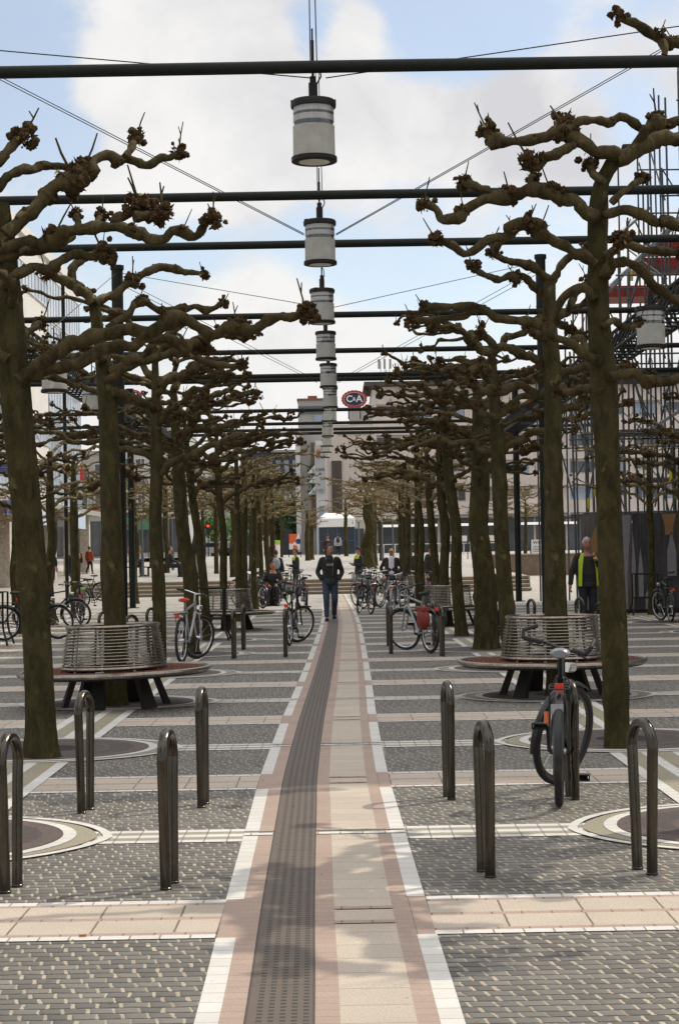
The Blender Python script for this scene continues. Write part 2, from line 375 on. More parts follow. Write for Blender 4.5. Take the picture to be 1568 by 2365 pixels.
def copy_tree(o, parent=None):
    c = o.copy(); COL.objects.link(c)
    if parent is not None: c.parent = parent
    for ch in KIDS(o): copy_tree(ch, c)
    return c
def KIDS(o): return list(o.children)
def clone(proto, loc, rz=0.0, label=None, group=None):
    c = copy_tree(proto); c.location = loc; c.rotation_euler = (0, 0, rz)
    if label: c['label'] = label
    if group: c['group'] = group
    return c
def spline(pts, step):
    """Catmull-Rom through the points, evenly stepped; extra columns are carried along"""
    p = np.array([tuple(q) for q in pts], float)
    if len(p) < 2: return p
    e = np.vstack([2 * p[0] - p[1], p, 2 * p[-1] - p[-2]]); out = []
    for i in range(1, len(e) - 2):
        L_ = np.linalg.norm(e[i + 1][:3] - e[i][:3]); k = max(2, int(L_ / step))
        t = (np.arange(k) / k)[:, None]
        a, b, c, d = e[i - 1], e[i], e[i + 1], e[i + 2]
        out.append(.5 * ((2 * b) + (c - a) * t + (2 * a - 5 * b + 4 * c - d) * t ** 2 + (3 * b - a - 3 * c + d) * t ** 3))
    out.append(p[-1][None]); return np.vstack(out)
def text_mesh(name, body, size, m_, M4, parent=None, ext=.01, offset=0.0):
    cu = bpy.data.curves.new(name, 'FONT'); cu.body = body; cu.size = size; cu.extrude = ext; cu.offset = offset
    cu.align_x = 'CENTER'; cu.align_y = 'CENTER'; cu.resolution_u = 3
    t = bpy.data.objects.new(name, cu); COL.objects.link(t); dg = bpy.context.evaluated_depsgraph_get()
    me = bpy.data.meshes.new_from_object(t.evaluated_get(dg)); bpy.data.objects.remove(t); me.materials.clear(); me.materials.append(m_)
    o = bpy.data.objects.new(name, me); COL.objects.link(o); me.transform(M4)
    if parent is not None: o.parent = parent
    return o
FACE = Matrix.Rotation(R(90), 4, 'X')                  # lettering that faces -Y
ORD = ['nearest', 'second', 'third', 'fourth', 'fifth', 'sixth', 'seventh', 'eighth', 'ninth', 'tenth', 'eleventh', 'twelfth', 'thirteenth', 'fourteenth', 'fifteenth', 'sixteenth']

# ------------------------------------------------------------------ ground: setts, bands, path, steps, plaza
PIT = 4.843                                            # pitch of the tree grid along the path
def row_y(k): return 10.49 + PIT * k
XR = 2.36
YEND = 54.0
b = MB(); b.sheet(-40, 40, -12, YEND, 0, nx=8, ny=8); struct(b.build('paving', MT['cobble'], smooth=False))
b = MB(); b.sheet(-40, 40, YEND, 72.5, 0, nx=4, ny=4); struct(b.build('forecourt_paving', MT['plain'], smooth=False))
PC = [(-12, -.05), (4, -.045), (6.3, -.049), (8.5, -.073), (11.5, -.095), (13.4, -.107), (17.6, -.088), (22, -.045), (27.2, 0), (35, .05), (43.4, .085), (55, .05), (72.4, -.07)]
pc = spline([(x, y, 0) for y, x in PC], .4)
def px_at(y): return float(np.interp(y, pc[:, 1], pc[:, 0]))
ED = [0, .082, .166, .407, .492, .748, .825, .907]; C0 = -.4535
def path_strip(name, e0, e1, m_, z=.004, y0=-12, y1=72.4, gaps=()):
    b = MB(); ys = [y for y in np.arange(y0, y1 + .01, .3)]
    segs = []; lo = y0
    for g0, g1 in list(gaps) + [(y1, y1)]:
        if g0 > lo: segs.append((lo, min(g0, y1)))
        lo = max(lo, g1)
    for a, c in segs:
        yy = [a] + [y for y in ys if a + .02 < y < c - .02] + [c]; v = []; uv = []
        for y in yy:
            x = px_at(y) + C0; v += [(x + e0, y, z), (x + e1, y, z)]; uv += [(0, y), (e1 - e0, y)]
        b.add(v, [(2 * i, 2 * i + 1, 2 * i + 3, 2 * i + 2) for i in range(len(yy) - 1)], 0, uv)
    return struct(b.build(name, m_, smooth=False))
BANDW = [('whitex', .075), ('pinkx', .05), ('beigex', .27), ('pinkx', .06), ('beigex', .27), ('pinkx', .05), ('whitex', .075)]
LINEW = [('whitex', .085), ('greyx', .10), ('whitex', .09), ('greyx', .10), ('whitex', .085)]
bandc = [8.11 + PIT * k for k in range(-3, 10)]; linec = [row_y(k) for k in range(-3, 10)]
wg = [(c - .425, c + .425) for c in bandc]             # the broad bands break the white kerb lines
path_strip('path_border', ED[0], ED[1], MT['white'], gaps=wg); path_strip('path_border', ED[6], ED[7], MT['white'], gaps=wg)
path_strip('path_edging', ED[1], ED[2], MT['pink']); path_strip('path_edging', ED[3], ED[4], MT['pink']); path_strip('path_edging', ED[5], ED[6], MT['pink'])
path_strip('path_band', ED[0], ED[1], MT['pinkx'], .0035) ; path_strip('path_band', ED[6], ED[7], MT['pinkx'], .0035)
path_strip('tactile_path', ED[2], ED[3], MT['tactile']); path_strip('path', ED[4], ED[5], MT['beige'])
def across(name, c, parts, z, xa=-15, xb=15):
    bs = {}
    for (mm, wd), y in zip(parts, np.cumsum([0] + [p[1] for p in parts[:-1]]) + c - sum(p[1] for p in parts) / 2):
        for x0, x1 in ((xa, px_at(c) + C0), (px_at(c) + C0 + ED[7], xb)):
            bs.setdefault(mm, MB()).sheet(x0, x1, y, y + wd, z)
    for mm, q in bs.items(): struct(q.build(name, MT[mm], smooth=False))
for c in bandc: across('paving_band', c, BANDW, .004)
for c in linec: across('paving_line', c, LINEW, .004)
lb = MB(); gb = MB(); pb_ = MB()
for c in linec:                                        # the cross lines carry on over the path as one thin white row
    x = px_at(c) + C0
    for e0, e1 in ((0, ED[2]), (ED[3], ED[7])): lb.sheet(x + e0, x + e1, c - .035, c + .035, .008); gb.sheet(x + e0, x + e1, c + .09, c + .13, .008)
for c in bandc:
    x = px_at(c) + C0
    for d in (-.16, .16): pb_.sheet(x + ED[4], x + ED[5], c + d - .03, c + d + .03, .008)
struct(lb.build('path_cross_line', MT['whitex'], smooth=False)); struct(gb.build('path_cross_line', MT['greyx'], smooth=False)); struct(pb_.build('path_cross_line', MT['pinkx'], smooth=False))
ROWS = [(-XR, 0, 12), (XR, 0, 12), (-7.06, 0, 9), (7.06, 0, 9)]
wl = MB(); gl = MB(); rw = MB(); rb = MB()
def annulus(b, c, r0, r1, z, n=56):
    v = []; f = []
    for j in range(n):
        a = 2 * math.pi * j / n; v += [(c[0] + r0 * math.cos(a), c[1] + r0 * math.sin(a), z), (c[0] + r1 * math.cos(a), c[1] + r1 * math.sin(a), z)]
    b.add(v, [(2 * j, 2 * j + 1, 2 * ((j + 1) % n) + 1, 2 * ((j + 1) % n)) for j in range(n)])
def eye(b, c, L_, h_, wd, z, n=28):
    Rr = (L_ * L_ + h_ * h_) / (2 * h_); a = math.asin(L_ / Rr)
    for s_ in (1, -1):
        v = []
        for j in range(n + 1):
            t = -a + 2 * a * j / n; x, y = Rr * math.sin(t), s_ * (Rr * math.cos(t) - (Rr - h_)); f = (Rr - wd) / Rr
            x2, y2 = (x, 0.0) if not wd else (Rr * f * math.sin(t), s_ * (Rr * f * math.cos(t) - (Rr - h_))); v += [(c[0] + x, c[1] + y, z), (c[0] + x2, c[1] + (y2 if s_ * y2 > 0 else 0), z)]
        b.add(v, [(2 * j, 2 * j + 1, 2 * j + 3, 2 * j + 2) if s_ > 0 else (2 * j + 2, 2 * j + 3, 2 * j + 1, 2 * j) for j in range(n)])
for x, k0, k1 in ROWS:
    for k in range(k0 - 1, 9):
        c = (x, row_y(k)); annulus(rw, c, .80, .875, .0115); eye(rb, c, 1.0, .90, 0, .0085); eye(rw, c, 1.085, .965, .055, .0095)
        ya, yb = row_y(k) + .97, row_y(k + 1) - .97
        for d in (-.24, 0, .24): wl.sheet(x + d - .044, x + d + .044, ya, yb, .007)
        for d in (-.12, .12): gl.sheet(x + d - .076, x + d + .076, ya, yb, .007)
struct(wl.build('row_line', MT['white'], smooth=False)); struct(gl.build('row_line', MT['ringbeige'], smooth=False))
struct(rw.build('tree_ring_paving', MT['white'], smooth=False)); struct(rb.build('tree_ring_paving', MT['ringbeige'], smooth=False))
def grate_mat():
    M = NT("tree_grate_iron"); ob = M.coord(); sp = M.n('ShaderNodeSeparateXYZ'); M.l(ob, sp.inputs[0])
    a = M.mth('ARCTAN2', sp.outputs[1], sp.outputs[0]); r = M.mth('SQRT', M.mth('ADD', M.mth('POWER', sp.outputs[0], 2.0), M.mth('POWER', sp.outputs[1], 2.0)))
    slot = M.mth('LESS_THAN', M.mth('FRACT', M.mth('MULTIPLY', a, 14.0)), .42)
    inr = M.mth('MULTIPLY', M.mth('GREATER_THAN', r, .27), M.mth('LESS_THAN', r, .68))
    rib = M.mth('GREATER_THAN', M.mth('ABSOLUTE', M.mth('SUBTRACT', r, .47)), .02)
    s = M.mth('MULTIPLY', M.mth('MULTIPLY', slot, inr), rib)
    n = M.noise(ob, 30, 4); c = M.ramp(n, .3, .7, (.055, .036, .03), (.115, .078, .064)); M.base(M.mix(s, c, (.008, .006, .005)))
    M.rough(.7); M.bump(M.mth('SUBTRACT', M.mth('MULTIPLY', n, .3), s), .7, .012); return M.m
MT['grate'] = grate_mat()
gp = MB(); gp.lathe([(.0, .008), (.25, .010), (.25, .016), (.80, .016), (.80, .004)], 48); gme = gp.build('tree_grate', [MT['grate'], MT['soil']])
for p in gme.data.polygons:
    if p.center.xy.length < .24: p.material_index = 1
SIDE = {-1: 'left', 1: 'right'}
first = True
for x, k0, k1 in ROWS:
    for k in range(0, 7):
        if abs(x) > 5 and k < 2: continue
        o = gme if first else gme.copy()
        if not first: COL.objects.link(o)
        first = False; o.location = (x, row_y(k), 0)
        sd_ = SIDE[1 if x > 0 else -1]
        tag(o, f"{'round' if k else 'large round'} rusty iron tree grate, {ORD[k]} from the front in the {'inner' if abs(x) < 5 else 'outer'} {sd_} row", 'tree grate', 'tree grates in the paving')
# steps and the upper plaza
SX0, SX1, SY = -10.3, 7.6, 72.5
def plaza_z(y): return .60 + max(0, min(y, 168) - 74.2) * .01034
b = MB()
for i in range(4):
    y0 = SY + i * .42; b.box(((SX0 + SX1) / 2, y0 + 1.0, .075 + i * .15), (SX1 - SX0, 2.0, .15 - .03))
struct(b.build('steps', MT['step'], smooth=False))
b = MB()
for i in range(4): b.box(((SX0 + SX1) / 2, SY + i * .42 + .99, .15 * (i + 1) - .0165), (SX1 - SX0 + .04, 2.0, .033))
struct(b.build('step_treads', MT['steptop'], smooth=False))
b = MB()
for y0, y1 in ((74.4, 110), (110, 168)): b.quad((SX0, y0, plaza_z(y0) + .004), (SX1, y0, plaza_z(y0) + .004), (SX1, y1, plaza_z(y1) + .004), (SX0, y1, plaza_z(y1) + .004))
for x in (SX0, SX1): b.quad((x, 73, -.1), (x, 168, -.1), (x, 168, plaza_z(168)), (x, 73, .58))
struct(b.build('upper_plaza', MT['plaza'], smooth=False))
def side_z(y): return float(np.interp(y, [72.5, 101, 168], [0, .30, 1.56]))
b = MB()
for x0, x1 in ((-60, SX0 - .01), (SX1 + .01, 70)):
    for y0, y1 in ((72.5, 101), (101, 168)): b.quad((x0, y0, side_z(y0)), (x1, y0, side_z(y0)), (x1, y1, side_z(y1)), (x0, y1, side_z(y1)))
struct(b.build('street_paving', MT['plain'], smooth=False))
b = MB(); b.sheet(-400, 400, 168, 900, 1.56, nx=8, ny=8); struct(b.build('road', MT['asphalt'], smooth=False))
b = MB()
for x0, x1 in ((-400, -60), (70, 400)): b.sheet(x0, x1, -60, 168, -.01)
b.sheet(-60, 70, -60, -12, -.01); b.sheet(-60, -40, -12, 72.5, -.01); b.sheet(40, 70, -12, 72.5, -.01); struct(b.build('ground', MT['plain'], smooth=False))
def ground_z(x, y):
    if y < SY: return 0.0
    return plaza_z(y) + .004 if SX0 < x < SX1 else side_z(y)
b = MB(); b.box((0, 0, .004), (.03, .008, .008)); o = b.build('cigarette_end', mat("orange_litter", (.35, .12, .04), .7)); q = G(192, 2166); o.location = (q.x, q.y, .006); o.rotation_euler = (0, 0, .2)
tag(o, 'small orange brown scrap of litter on the front left paving band', 'litter')

rng = random.Random(31); b = MB()                       # bits of leaf, bark and dirt blown into the joints and round the pits
for i in range(420):
    if i < 220: x, y = rng.uniform(-3.5, 3.5), rng.uniform(6, 16)
    else: cx_, k = rng.choice((-XR, XR)), rng.randrange(0, 5); a = rng.uniform(0, 6.28); r_ = rng.uniform(.2, 1.1); x, y = cx_ + r_ * math.cos(a), row_y(k) + r_ * math.sin(a)
    s_ = rng.uniform(.004, .013); a = rng.uniform(0, 6.28); u = Vector((math.cos(a), math.sin(a), 0)) * s_; v_ = Vector((-math.sin(a), math.cos(a), 0)) * s_ * .6; c = Vector((x, y, .021)); up_ = Vector((0, 0, rng.uniform(.0, .008)))
    b.add([c - u, c + v_, c + u + up_, c - v_], [(0, 1, 2, 3)], rng.randrange(3))
o = b.build('leaf_litter', [mat("dry_leaf", (.16, .085, .03), .8), mat("dead_bark_flake", (.06, .045, .03), .9), mat("green_scrap", (.12, .13, .03), .8)], smooth=False); o['kind'] = 'stuff'; tag(o, 'scattered dry leaf and bark scraps on the paving', 'leaf litter')
# ------------------------------------------------------------------ plane trees, pollarded
def limb(b, pts, r0, r1, rng, step=.045, n=9, knobs=(), wob=.012, mi=0, lump=0.0):
    """a knobbly limb; knobs are (fraction along, swelling factor)"""
    p = spline(pts, step); K = len(p)
    d = np.r_[0, np.cumsum(np.linalg.norm(np.diff(p[:, :3], axis=0), axis=1))]; t = d / d[-1]
    r = r0 + (r1 - r0) * t ** .8
    for tk, sw in knobs: r = r * (1 + (sw - 1) * np.exp(-((d - tk * d[-1]) / (1.1 * r0 + .015)) ** 2))
    ph = rng.uniform(0, 6)
    r = r * (1 + .10 * np.sin(d * 27 + ph) + .09 * np.sin(d * 61 + 2 * ph) + np.array([rng.uniform(-.07, .07) for _ in range(K)]))
    q = p[:, :3].copy(); fade = np.minimum(1, d / .15)
    for a in range(3): q[:, a] += wob * fade * np.sin(d * rng.uniform(9, 14) + rng.uniform(0, 6)) + .4 * wob * fade * np.sin(d * rng.uniform(22, 34) + rng.uniform(0, 6))
    kd = np.arange(0, d[-1] + .3, .10 if lump else .14)
    for a in range(3): q[:, a] += fade * np.interp(d, kd, [rng.uniform(-1, 1) * (.024 if lump else .030) for _ in kd])
    i0 = len(b.v); b.tube(q, r, n, mi)
    if lump:                                           # burls and pruning scars: swellings round the limb
        bl = [(rng.uniform(0, d[-1]), rng.uniform(0, 6.28), rng.uniform(.5, 1.6) * lump * (2.2 if rng.random() < .25 else 1)) for _ in range(int(d[-1] * 16))]
        for i in range(K):
            for bd, ba, bh in bl:
                if abs(d[i] - bd) > .14: continue
                for j in range(n):
                    da = (j * 2 * math.pi / n - ba + math.pi) % (2 * math.pi) - math.pi
                    k = bh * math.exp(-((d[i] - bd) / .045) ** 2 - (da / .8) ** 2); v = b.v[i0 + i * n + j]
                    b.v[i0 + i * n + j] = tuple(v[a] + (v[a] - q[i][a]) * k for a in range(3))
        for _ in range(int(d[-1] * 3)):
            i = rng.randrange(K); u = Vector((rng.gauss(0, 1), rng.gauss(0, 1), rng.gauss(.5, 1))).normalized(); b.blob(Vector(q[i]) + u * r[i] * .75, r[i] * rng.uniform(.3, .6), rng, 1, .3, mi=1)
    return q, r
def fist(b, c, r, rng, twigs=2, leaves=0, mi=1, fine=True, hero=False):
    """the swollen end of a pollarded limb: lumps, broken spurs, a few new shoots"""
    c = Vector(c)
    for i in range(20 if hero else 8 if fine else 3):
        o = Vector((rng.gauss(0, .5), rng.gauss(0, .5), rng.gauss(.05, .42))) * r * 1.05
        b.blob(c + o, r * (rng.uniform(.2, .52) if hero else rng.uniform(.34, .62)), rng, (2 if rng.random() < .4 else 1) if hero else 1 if fine else 0, .34, mi=mi)
    for i in range(70 if hero else 34 if fine else 7):
        d = Vector((rng.gauss(0, 1), rng.gauss(0, 1), rng.gauss(.25, 1))).normalized()
        b.spike(c + d * r * rng.uniform(.6, .95), d + Vector((rng.uniform(-.5, .5), rng.uniform(-.5, .5), .3)), r * rng.uniform(.2, .55) * (1.6 if rng.random() < .12 else 1), r * rng.uniform(.10, .2), mi)
    for i in range(twigs):
        d = Vector((rng.uniform(-.6, .6), rng.uniform(-.6, .6), 1)).normalized(); L_ = r * rng.uniform(1.5, 3.6)
        p1 = c + d * (r * .7 + L_); mid = c + d * (r * .7 + L_ * .5) + Vector((rng.uniform(-.1, .1), rng.uniform(-.1, .1), 0)) * r
        b.tube([c + d * r * .4, mid, p1], [r * .11, r * .095, r * .07], 5, 0)
        if rng.random() < .5: b.tube([mid, mid + Vector((rng.uniform(-.5, .5), rng.uniform(-.5, .5), .8)) * L_ * .4], [r * .09, r * .06], 5, 0)
    for i in range(leaves):
        d = Vector((rng.gauss(0, 1), rng.gauss(0, 1), rng.gauss(.6, 1))).normalized(); q = c + d * r * rng.uniform(.9, 1.7)
        u = Vector((rng.gauss(0, 1), rng.gauss(0, 1), rng.gauss(0, 1))).normalized(); v_ = u.cross(d).normalized(); s_ = r * rng.uniform(.18, .36)
        b.add([q - u * s_, q + v_ * s_ * .5, q + u * s_, q - v_ * s_ * .5], [(0, 1, 2, 3)], 2)
def knot(b, c, r, rng):
    for i in range(3): b.blob(Vector(c) + Vector((rng.uniform(-1, 1), rng.uniform(-1, 1), rng.uniform(-1, 1))) * r * .5, r * rng.uniform(.6, .9), rng, 1, .22, mi=1)
def trunk_mesh(name, parent, pts, rad, rng, n=18):
    p = spline([(*q, r) for q, r in zip(pts, rad)], .06); b = MB(); K = len(p)
    d = np.r_[0, np.cumsum(np.linalg.norm(np.diff(p[:, :3], axis=0), axis=1))]
    v = []; f = []; lob = [(rng.randint(2, 5), rng.uniform(0, 6), rng.uniform(.02, .05), rng.uniform(-.8, .8)) for _ in range(5)]
    bumps = [(rng.uniform(0, d[-1]), rng.uniform(0, 6.28), rng.uniform(.08, .22)) for _ in range(14)]
    for i in range(K):
        fl = 1 + .28 * math.exp(-d[i] / .12)
        for j in range(n):
            a = 2 * math.pi * j / n; s_ = 1 + sum(am * math.sin(k * a + ph + tw * d[i] * 2) for k, ph, am, tw in lob) + .012 * math.sin(d[i] * 40 + 3 * a)
            for bd, ba, bh in bumps:
                da = (a - ba + math.pi) % (2 * math.pi) - math.pi
                s_ += bh * math.exp(-((d[i] - bd) / .07) ** 2 - (da / .35) ** 2)
            rr = p[i, 3] * fl * s_; v.append((p[i, 0] + rr * math.cos(a), p[i, 1] + rr * math.sin(a), p[i, 2]))
    for i in range(K - 1):
        for j in range(n):
            j2 = (j + 1) % n; f.append((i * n + j, i * n + j2, (i + 1) * n + j2, (i + 1) * n + j))
    b.add(v, f); b.add(v[-n:], [tuple(range(n))]); return b.build(name, MT['bark'], parent)
def crown_mb(seed, fine=True, tiers=((2.8, 2), (3.35, 3), (3.9, 3), (4.3, 3)), reach=1.75, leaves=0, thick=.80, dirs=None):
    rng = random.Random(seed); b = MB(); a = rng.uniform(0, 6.28)
    stp = .05 if fine else .10; nn = 8 if fine else 6
    for z0, cnt in tiers:
        for i in range(cnt):
            a = a + 2 * math.pi / cnt + rng.uniform(-.35, .35) if not dirs else dirs[0] + rng.uniform(-dirs[1], dirs[1]); L_ = reach * rng.uniform(.8, 1.22) * (1 - .07 * (z0 - 2.7))
            z = z0 + rng.uniform(-.2, .2); pts = [(0, 0, z - .10)]; dr = a; k = rng.randint(5, 7); x = y = 0.0; rise = rng.uniform(.15, .42)
            for j in range(k):
                dr = a + rng.uniform(-.38, .38); s_ = L_ / k; x += math.cos(dr) * s_; y += math.sin(dr) * s_
                z += (rise * (1 - j / k) + rng.uniform(-.13, .13)) * s_ * 1.1; pts.append((x, y, z))
            r0 = rng.uniform(.055, .078) * thick; r1 = .026 * thick
            kn = [(rng.uniform(.3, .95), rng.uniform(1.4, 2.0)) for _ in range(rng.randint(2, 4))]
            q, r = limb(b, pts, r0, r1, rng, stp, nn, kn, .022)
            fist(b, q[-1], rng.uniform(.06, .085) * thick, rng, rng.randint(0, 2), leaves, fine=fine)
            for tk, sw in kn:
                i_ = min(len(q) - 2, int(tk * (len(q) - 1))); c = q[i_]
                knot(b, c, r[i_] * 1.05, rng)
                for _ in range(rng.randint(1, 2)):
                    sd_ = rng.choice((-1, 1)); d2 = dr + sd_ * rng.uniform(.5, 1.3); l2 = rng.uniform(.28, .75); p2 = [tuple(c)]; xx, yy, zz = c
                    for j in range(3):
                        d2 += rng.uniform(-.4, .4); xx += math.cos(d2) * l2 / 3; yy += math.sin(d2) * l2 / 3; zz += rng.uniform(-.05, .12) * l2 * 1.6; p2.append((xx, yy, zz))
                    q2, r2 = limb(b, p2, r[i_] * .62 / 1.2, .02 * thick, rng, stp, max(5, nn - 2), [(rng.uniform(.4, .8), 1.6)], .014)
                    fist(b, q2[-1], rng.uniform(.045, .075) * thick, rng, rng.randint(0, 2), leaves, fine=fine)
    return b
MT['limb_sunlit'] = bark('sunlit_limb_bark', (.085, .064, .027), (.31, .24, .13), (.42, .35, .21)); MT['burr_sunlit'] = mat('sunlit_burr_bark', (.12, .078, .034), .95, 0, .6, 30, .02, 60, spec=.1)  # far crowns: sunlight put into the bark colour by a lighter copy
CRM = [MT['limb'], MT['burr'], MT['bud']]; CRM2 = [MT['limb_sunlit'], MT['burr_sunlit'], MT['bud']]
# limbs traced for the four nearest trees, (x, y) on the photograph's frame, at the tree's own distance
def traced(name, k, x, label, trunk, trad, limbs, seed, extra=None, group='pollarded plane trees'):
    Y = row_y(k); rng = random.Random(seed); base = G(trunk[0][0], trunk[0][1]); Y = base.y
    root = thing(name, label, 'tree', base, 0, group)
    tp = [P(px, py, Y) - base for px, py in trunk]; tp[0].z = 0.0
    sc = Y / FPX; trunk_mesh('trunk', root, tp, [r * sc for r in trad], rng)
    b = MB()
    for L_ in limbs:
        pts = L_['p']; dz = L_.get('d', 0.0); K = len(pts); P3 = []
        for i, (px, py) in enumerate(pts):
            t = i / (K - 1); P3.append(P(px, py, Y + dz * t + .10 * math.sin(3.1 * t + seed)) - base)
        r0, r1 = L_['r']; kn = [(i / (K - 1), s_) for i, s_ in L_.get('k', ())]
        q, r = limb(b, P3, r0 * sc * .84, r1 * sc * .92, rng, .03, 12, kn, .010, lump=.16)
        for i, s_ in L_.get('k', ()):
            fr = i / (K - 1); ii = min(len(q) - 1, int(fr * (len(q) - 1)))
            if s_ > 1.45: fist(b, q[ii] + np.array((0, 0, r[ii] * .2)), r[ii] * 1.08, rng, 1, 1, hero=True)
            else: knot(b, q[ii], r[ii] * .95, rng)
        if L_.get('e'): fist(b, q[-1], L_['e'] * sc * 1.02, rng, L_.get('tw', 1), 2, hero=True)
    if extra: extra(b, rng)
    b.build('crown', CRM, root); return root
A = [dict(p=[(55, 880), (90, 836), (140, 811), (200, 786), (280, 763), (350, 763), (395, 746), (435, 736), (480, 763), (540, 763), (595, 751), (630, 736), (675, 731), (712, 722)], r=(21, 10), d=-.5, k=((7, 1.7), (10, 1.6)), e=22),
     dict(p=[(40, 880), (80, 855), (120, 851), (175, 838), (225, 818), (270, 801), (325, 788), (370, 783), (430, 796), (470, 800)], r=(19, 11), d=.8, k=((5, 1.3), (8, 1.5)), e=20),
     dict(p=[(5, 660), (50, 634), (100, 622), (140, 598), (175, 590), (205, 592), (240, 588)], r=(15, 10), d=-.3, k=((3, 1.4),), e=24),
     dict(p=[(15, 540), (45, 510), (65, 495), (100, 455), (125, 432), (155, 422), (200, 405), (220, 372), (245, 355), (270, 365), (295, 362), (325, 378), (350, 382), (370, 365), (395, 362), (415, 352)], r=(20, 9), d=.3, k=((4, 1.3), (6, 2.1), (7, 1.7), (10, 1.3)), e=17, tw=2),
     dict(p=[(290, 362), (305, 345), (312, 328), (320, 315)], r=(10, 9), d=.05, e=19),
     dict(p=[(-10, 440), (30, 405), (65, 390), (95, 383), (145, 392), (172, 398)], r=(13, 10), d=.2, k=((3, 1.2),)),
     dict(p=[(-12, 380), (20, 358), (35, 335), (57, 320)], r=(15, 11), d=0, e=26, tw=1),
     dict(p=[(10, 575), (75, 560), (140, 545), (175, 535), (215, 525), (260, 525), (295, 535), (330, 545), (370, 550), (400, 535), (425, 532), (450, 545), (480, 517), (497, 508)], r=(17, 9), d=-.4, k=((3, 1.9), (5, 1.3), (8, 1.7), (11, 1.5)), e=20, tw=2),
     dict(p=[(262, 525), (270, 505), (280, 495), (300, 488), (318, 476)], r=(13, 12), d=-.1, e=27, tw=2), dict(p=[(310, 500), (340, 500), (372, 487)], r=(14, 13), d=-.1, e=28, tw=1),
     dict(p=[(170, 535), (178, 512), (185, 495)], r=(8, 8), d=0, e=14), dict(p=[(225, 523), (228, 505), (233, 492)], r=(9, 8), d=0, e=16),
     dict(p=[(-5, 600), (50, 583), (100, 577), (150, 560), (172, 540)], r=(15, 12), d=.2),
     dict(p=[(20, 560), (-30, 500), (-90, 470)], r=(16, 10), d=.3, e=20), dict(p=[(20, 830), (-60, 780), (-150, 760)], r=(17, 10), d=-.3, e=20), dict(p=[(30, 700), (10, 640), (-30, 610)], r=(13, 9), d=-1.0, e=20), dict(p=[(30, 800), (60, 770), (95, 748)], r=(12, 8), d=1.3, e=18)]
traced('plane_tree', 1, -XR, 'nearest plane tree left of the path, thick trunk and knobbly limbs at frame edge', [(100, 1752), (90, 1560), (72, 1300), (52, 1080), (32, 860), (20, 690), (8, 560), (0, 470)], [36, 33, 33, 34, 36, 31, 28, 24], A, 11)
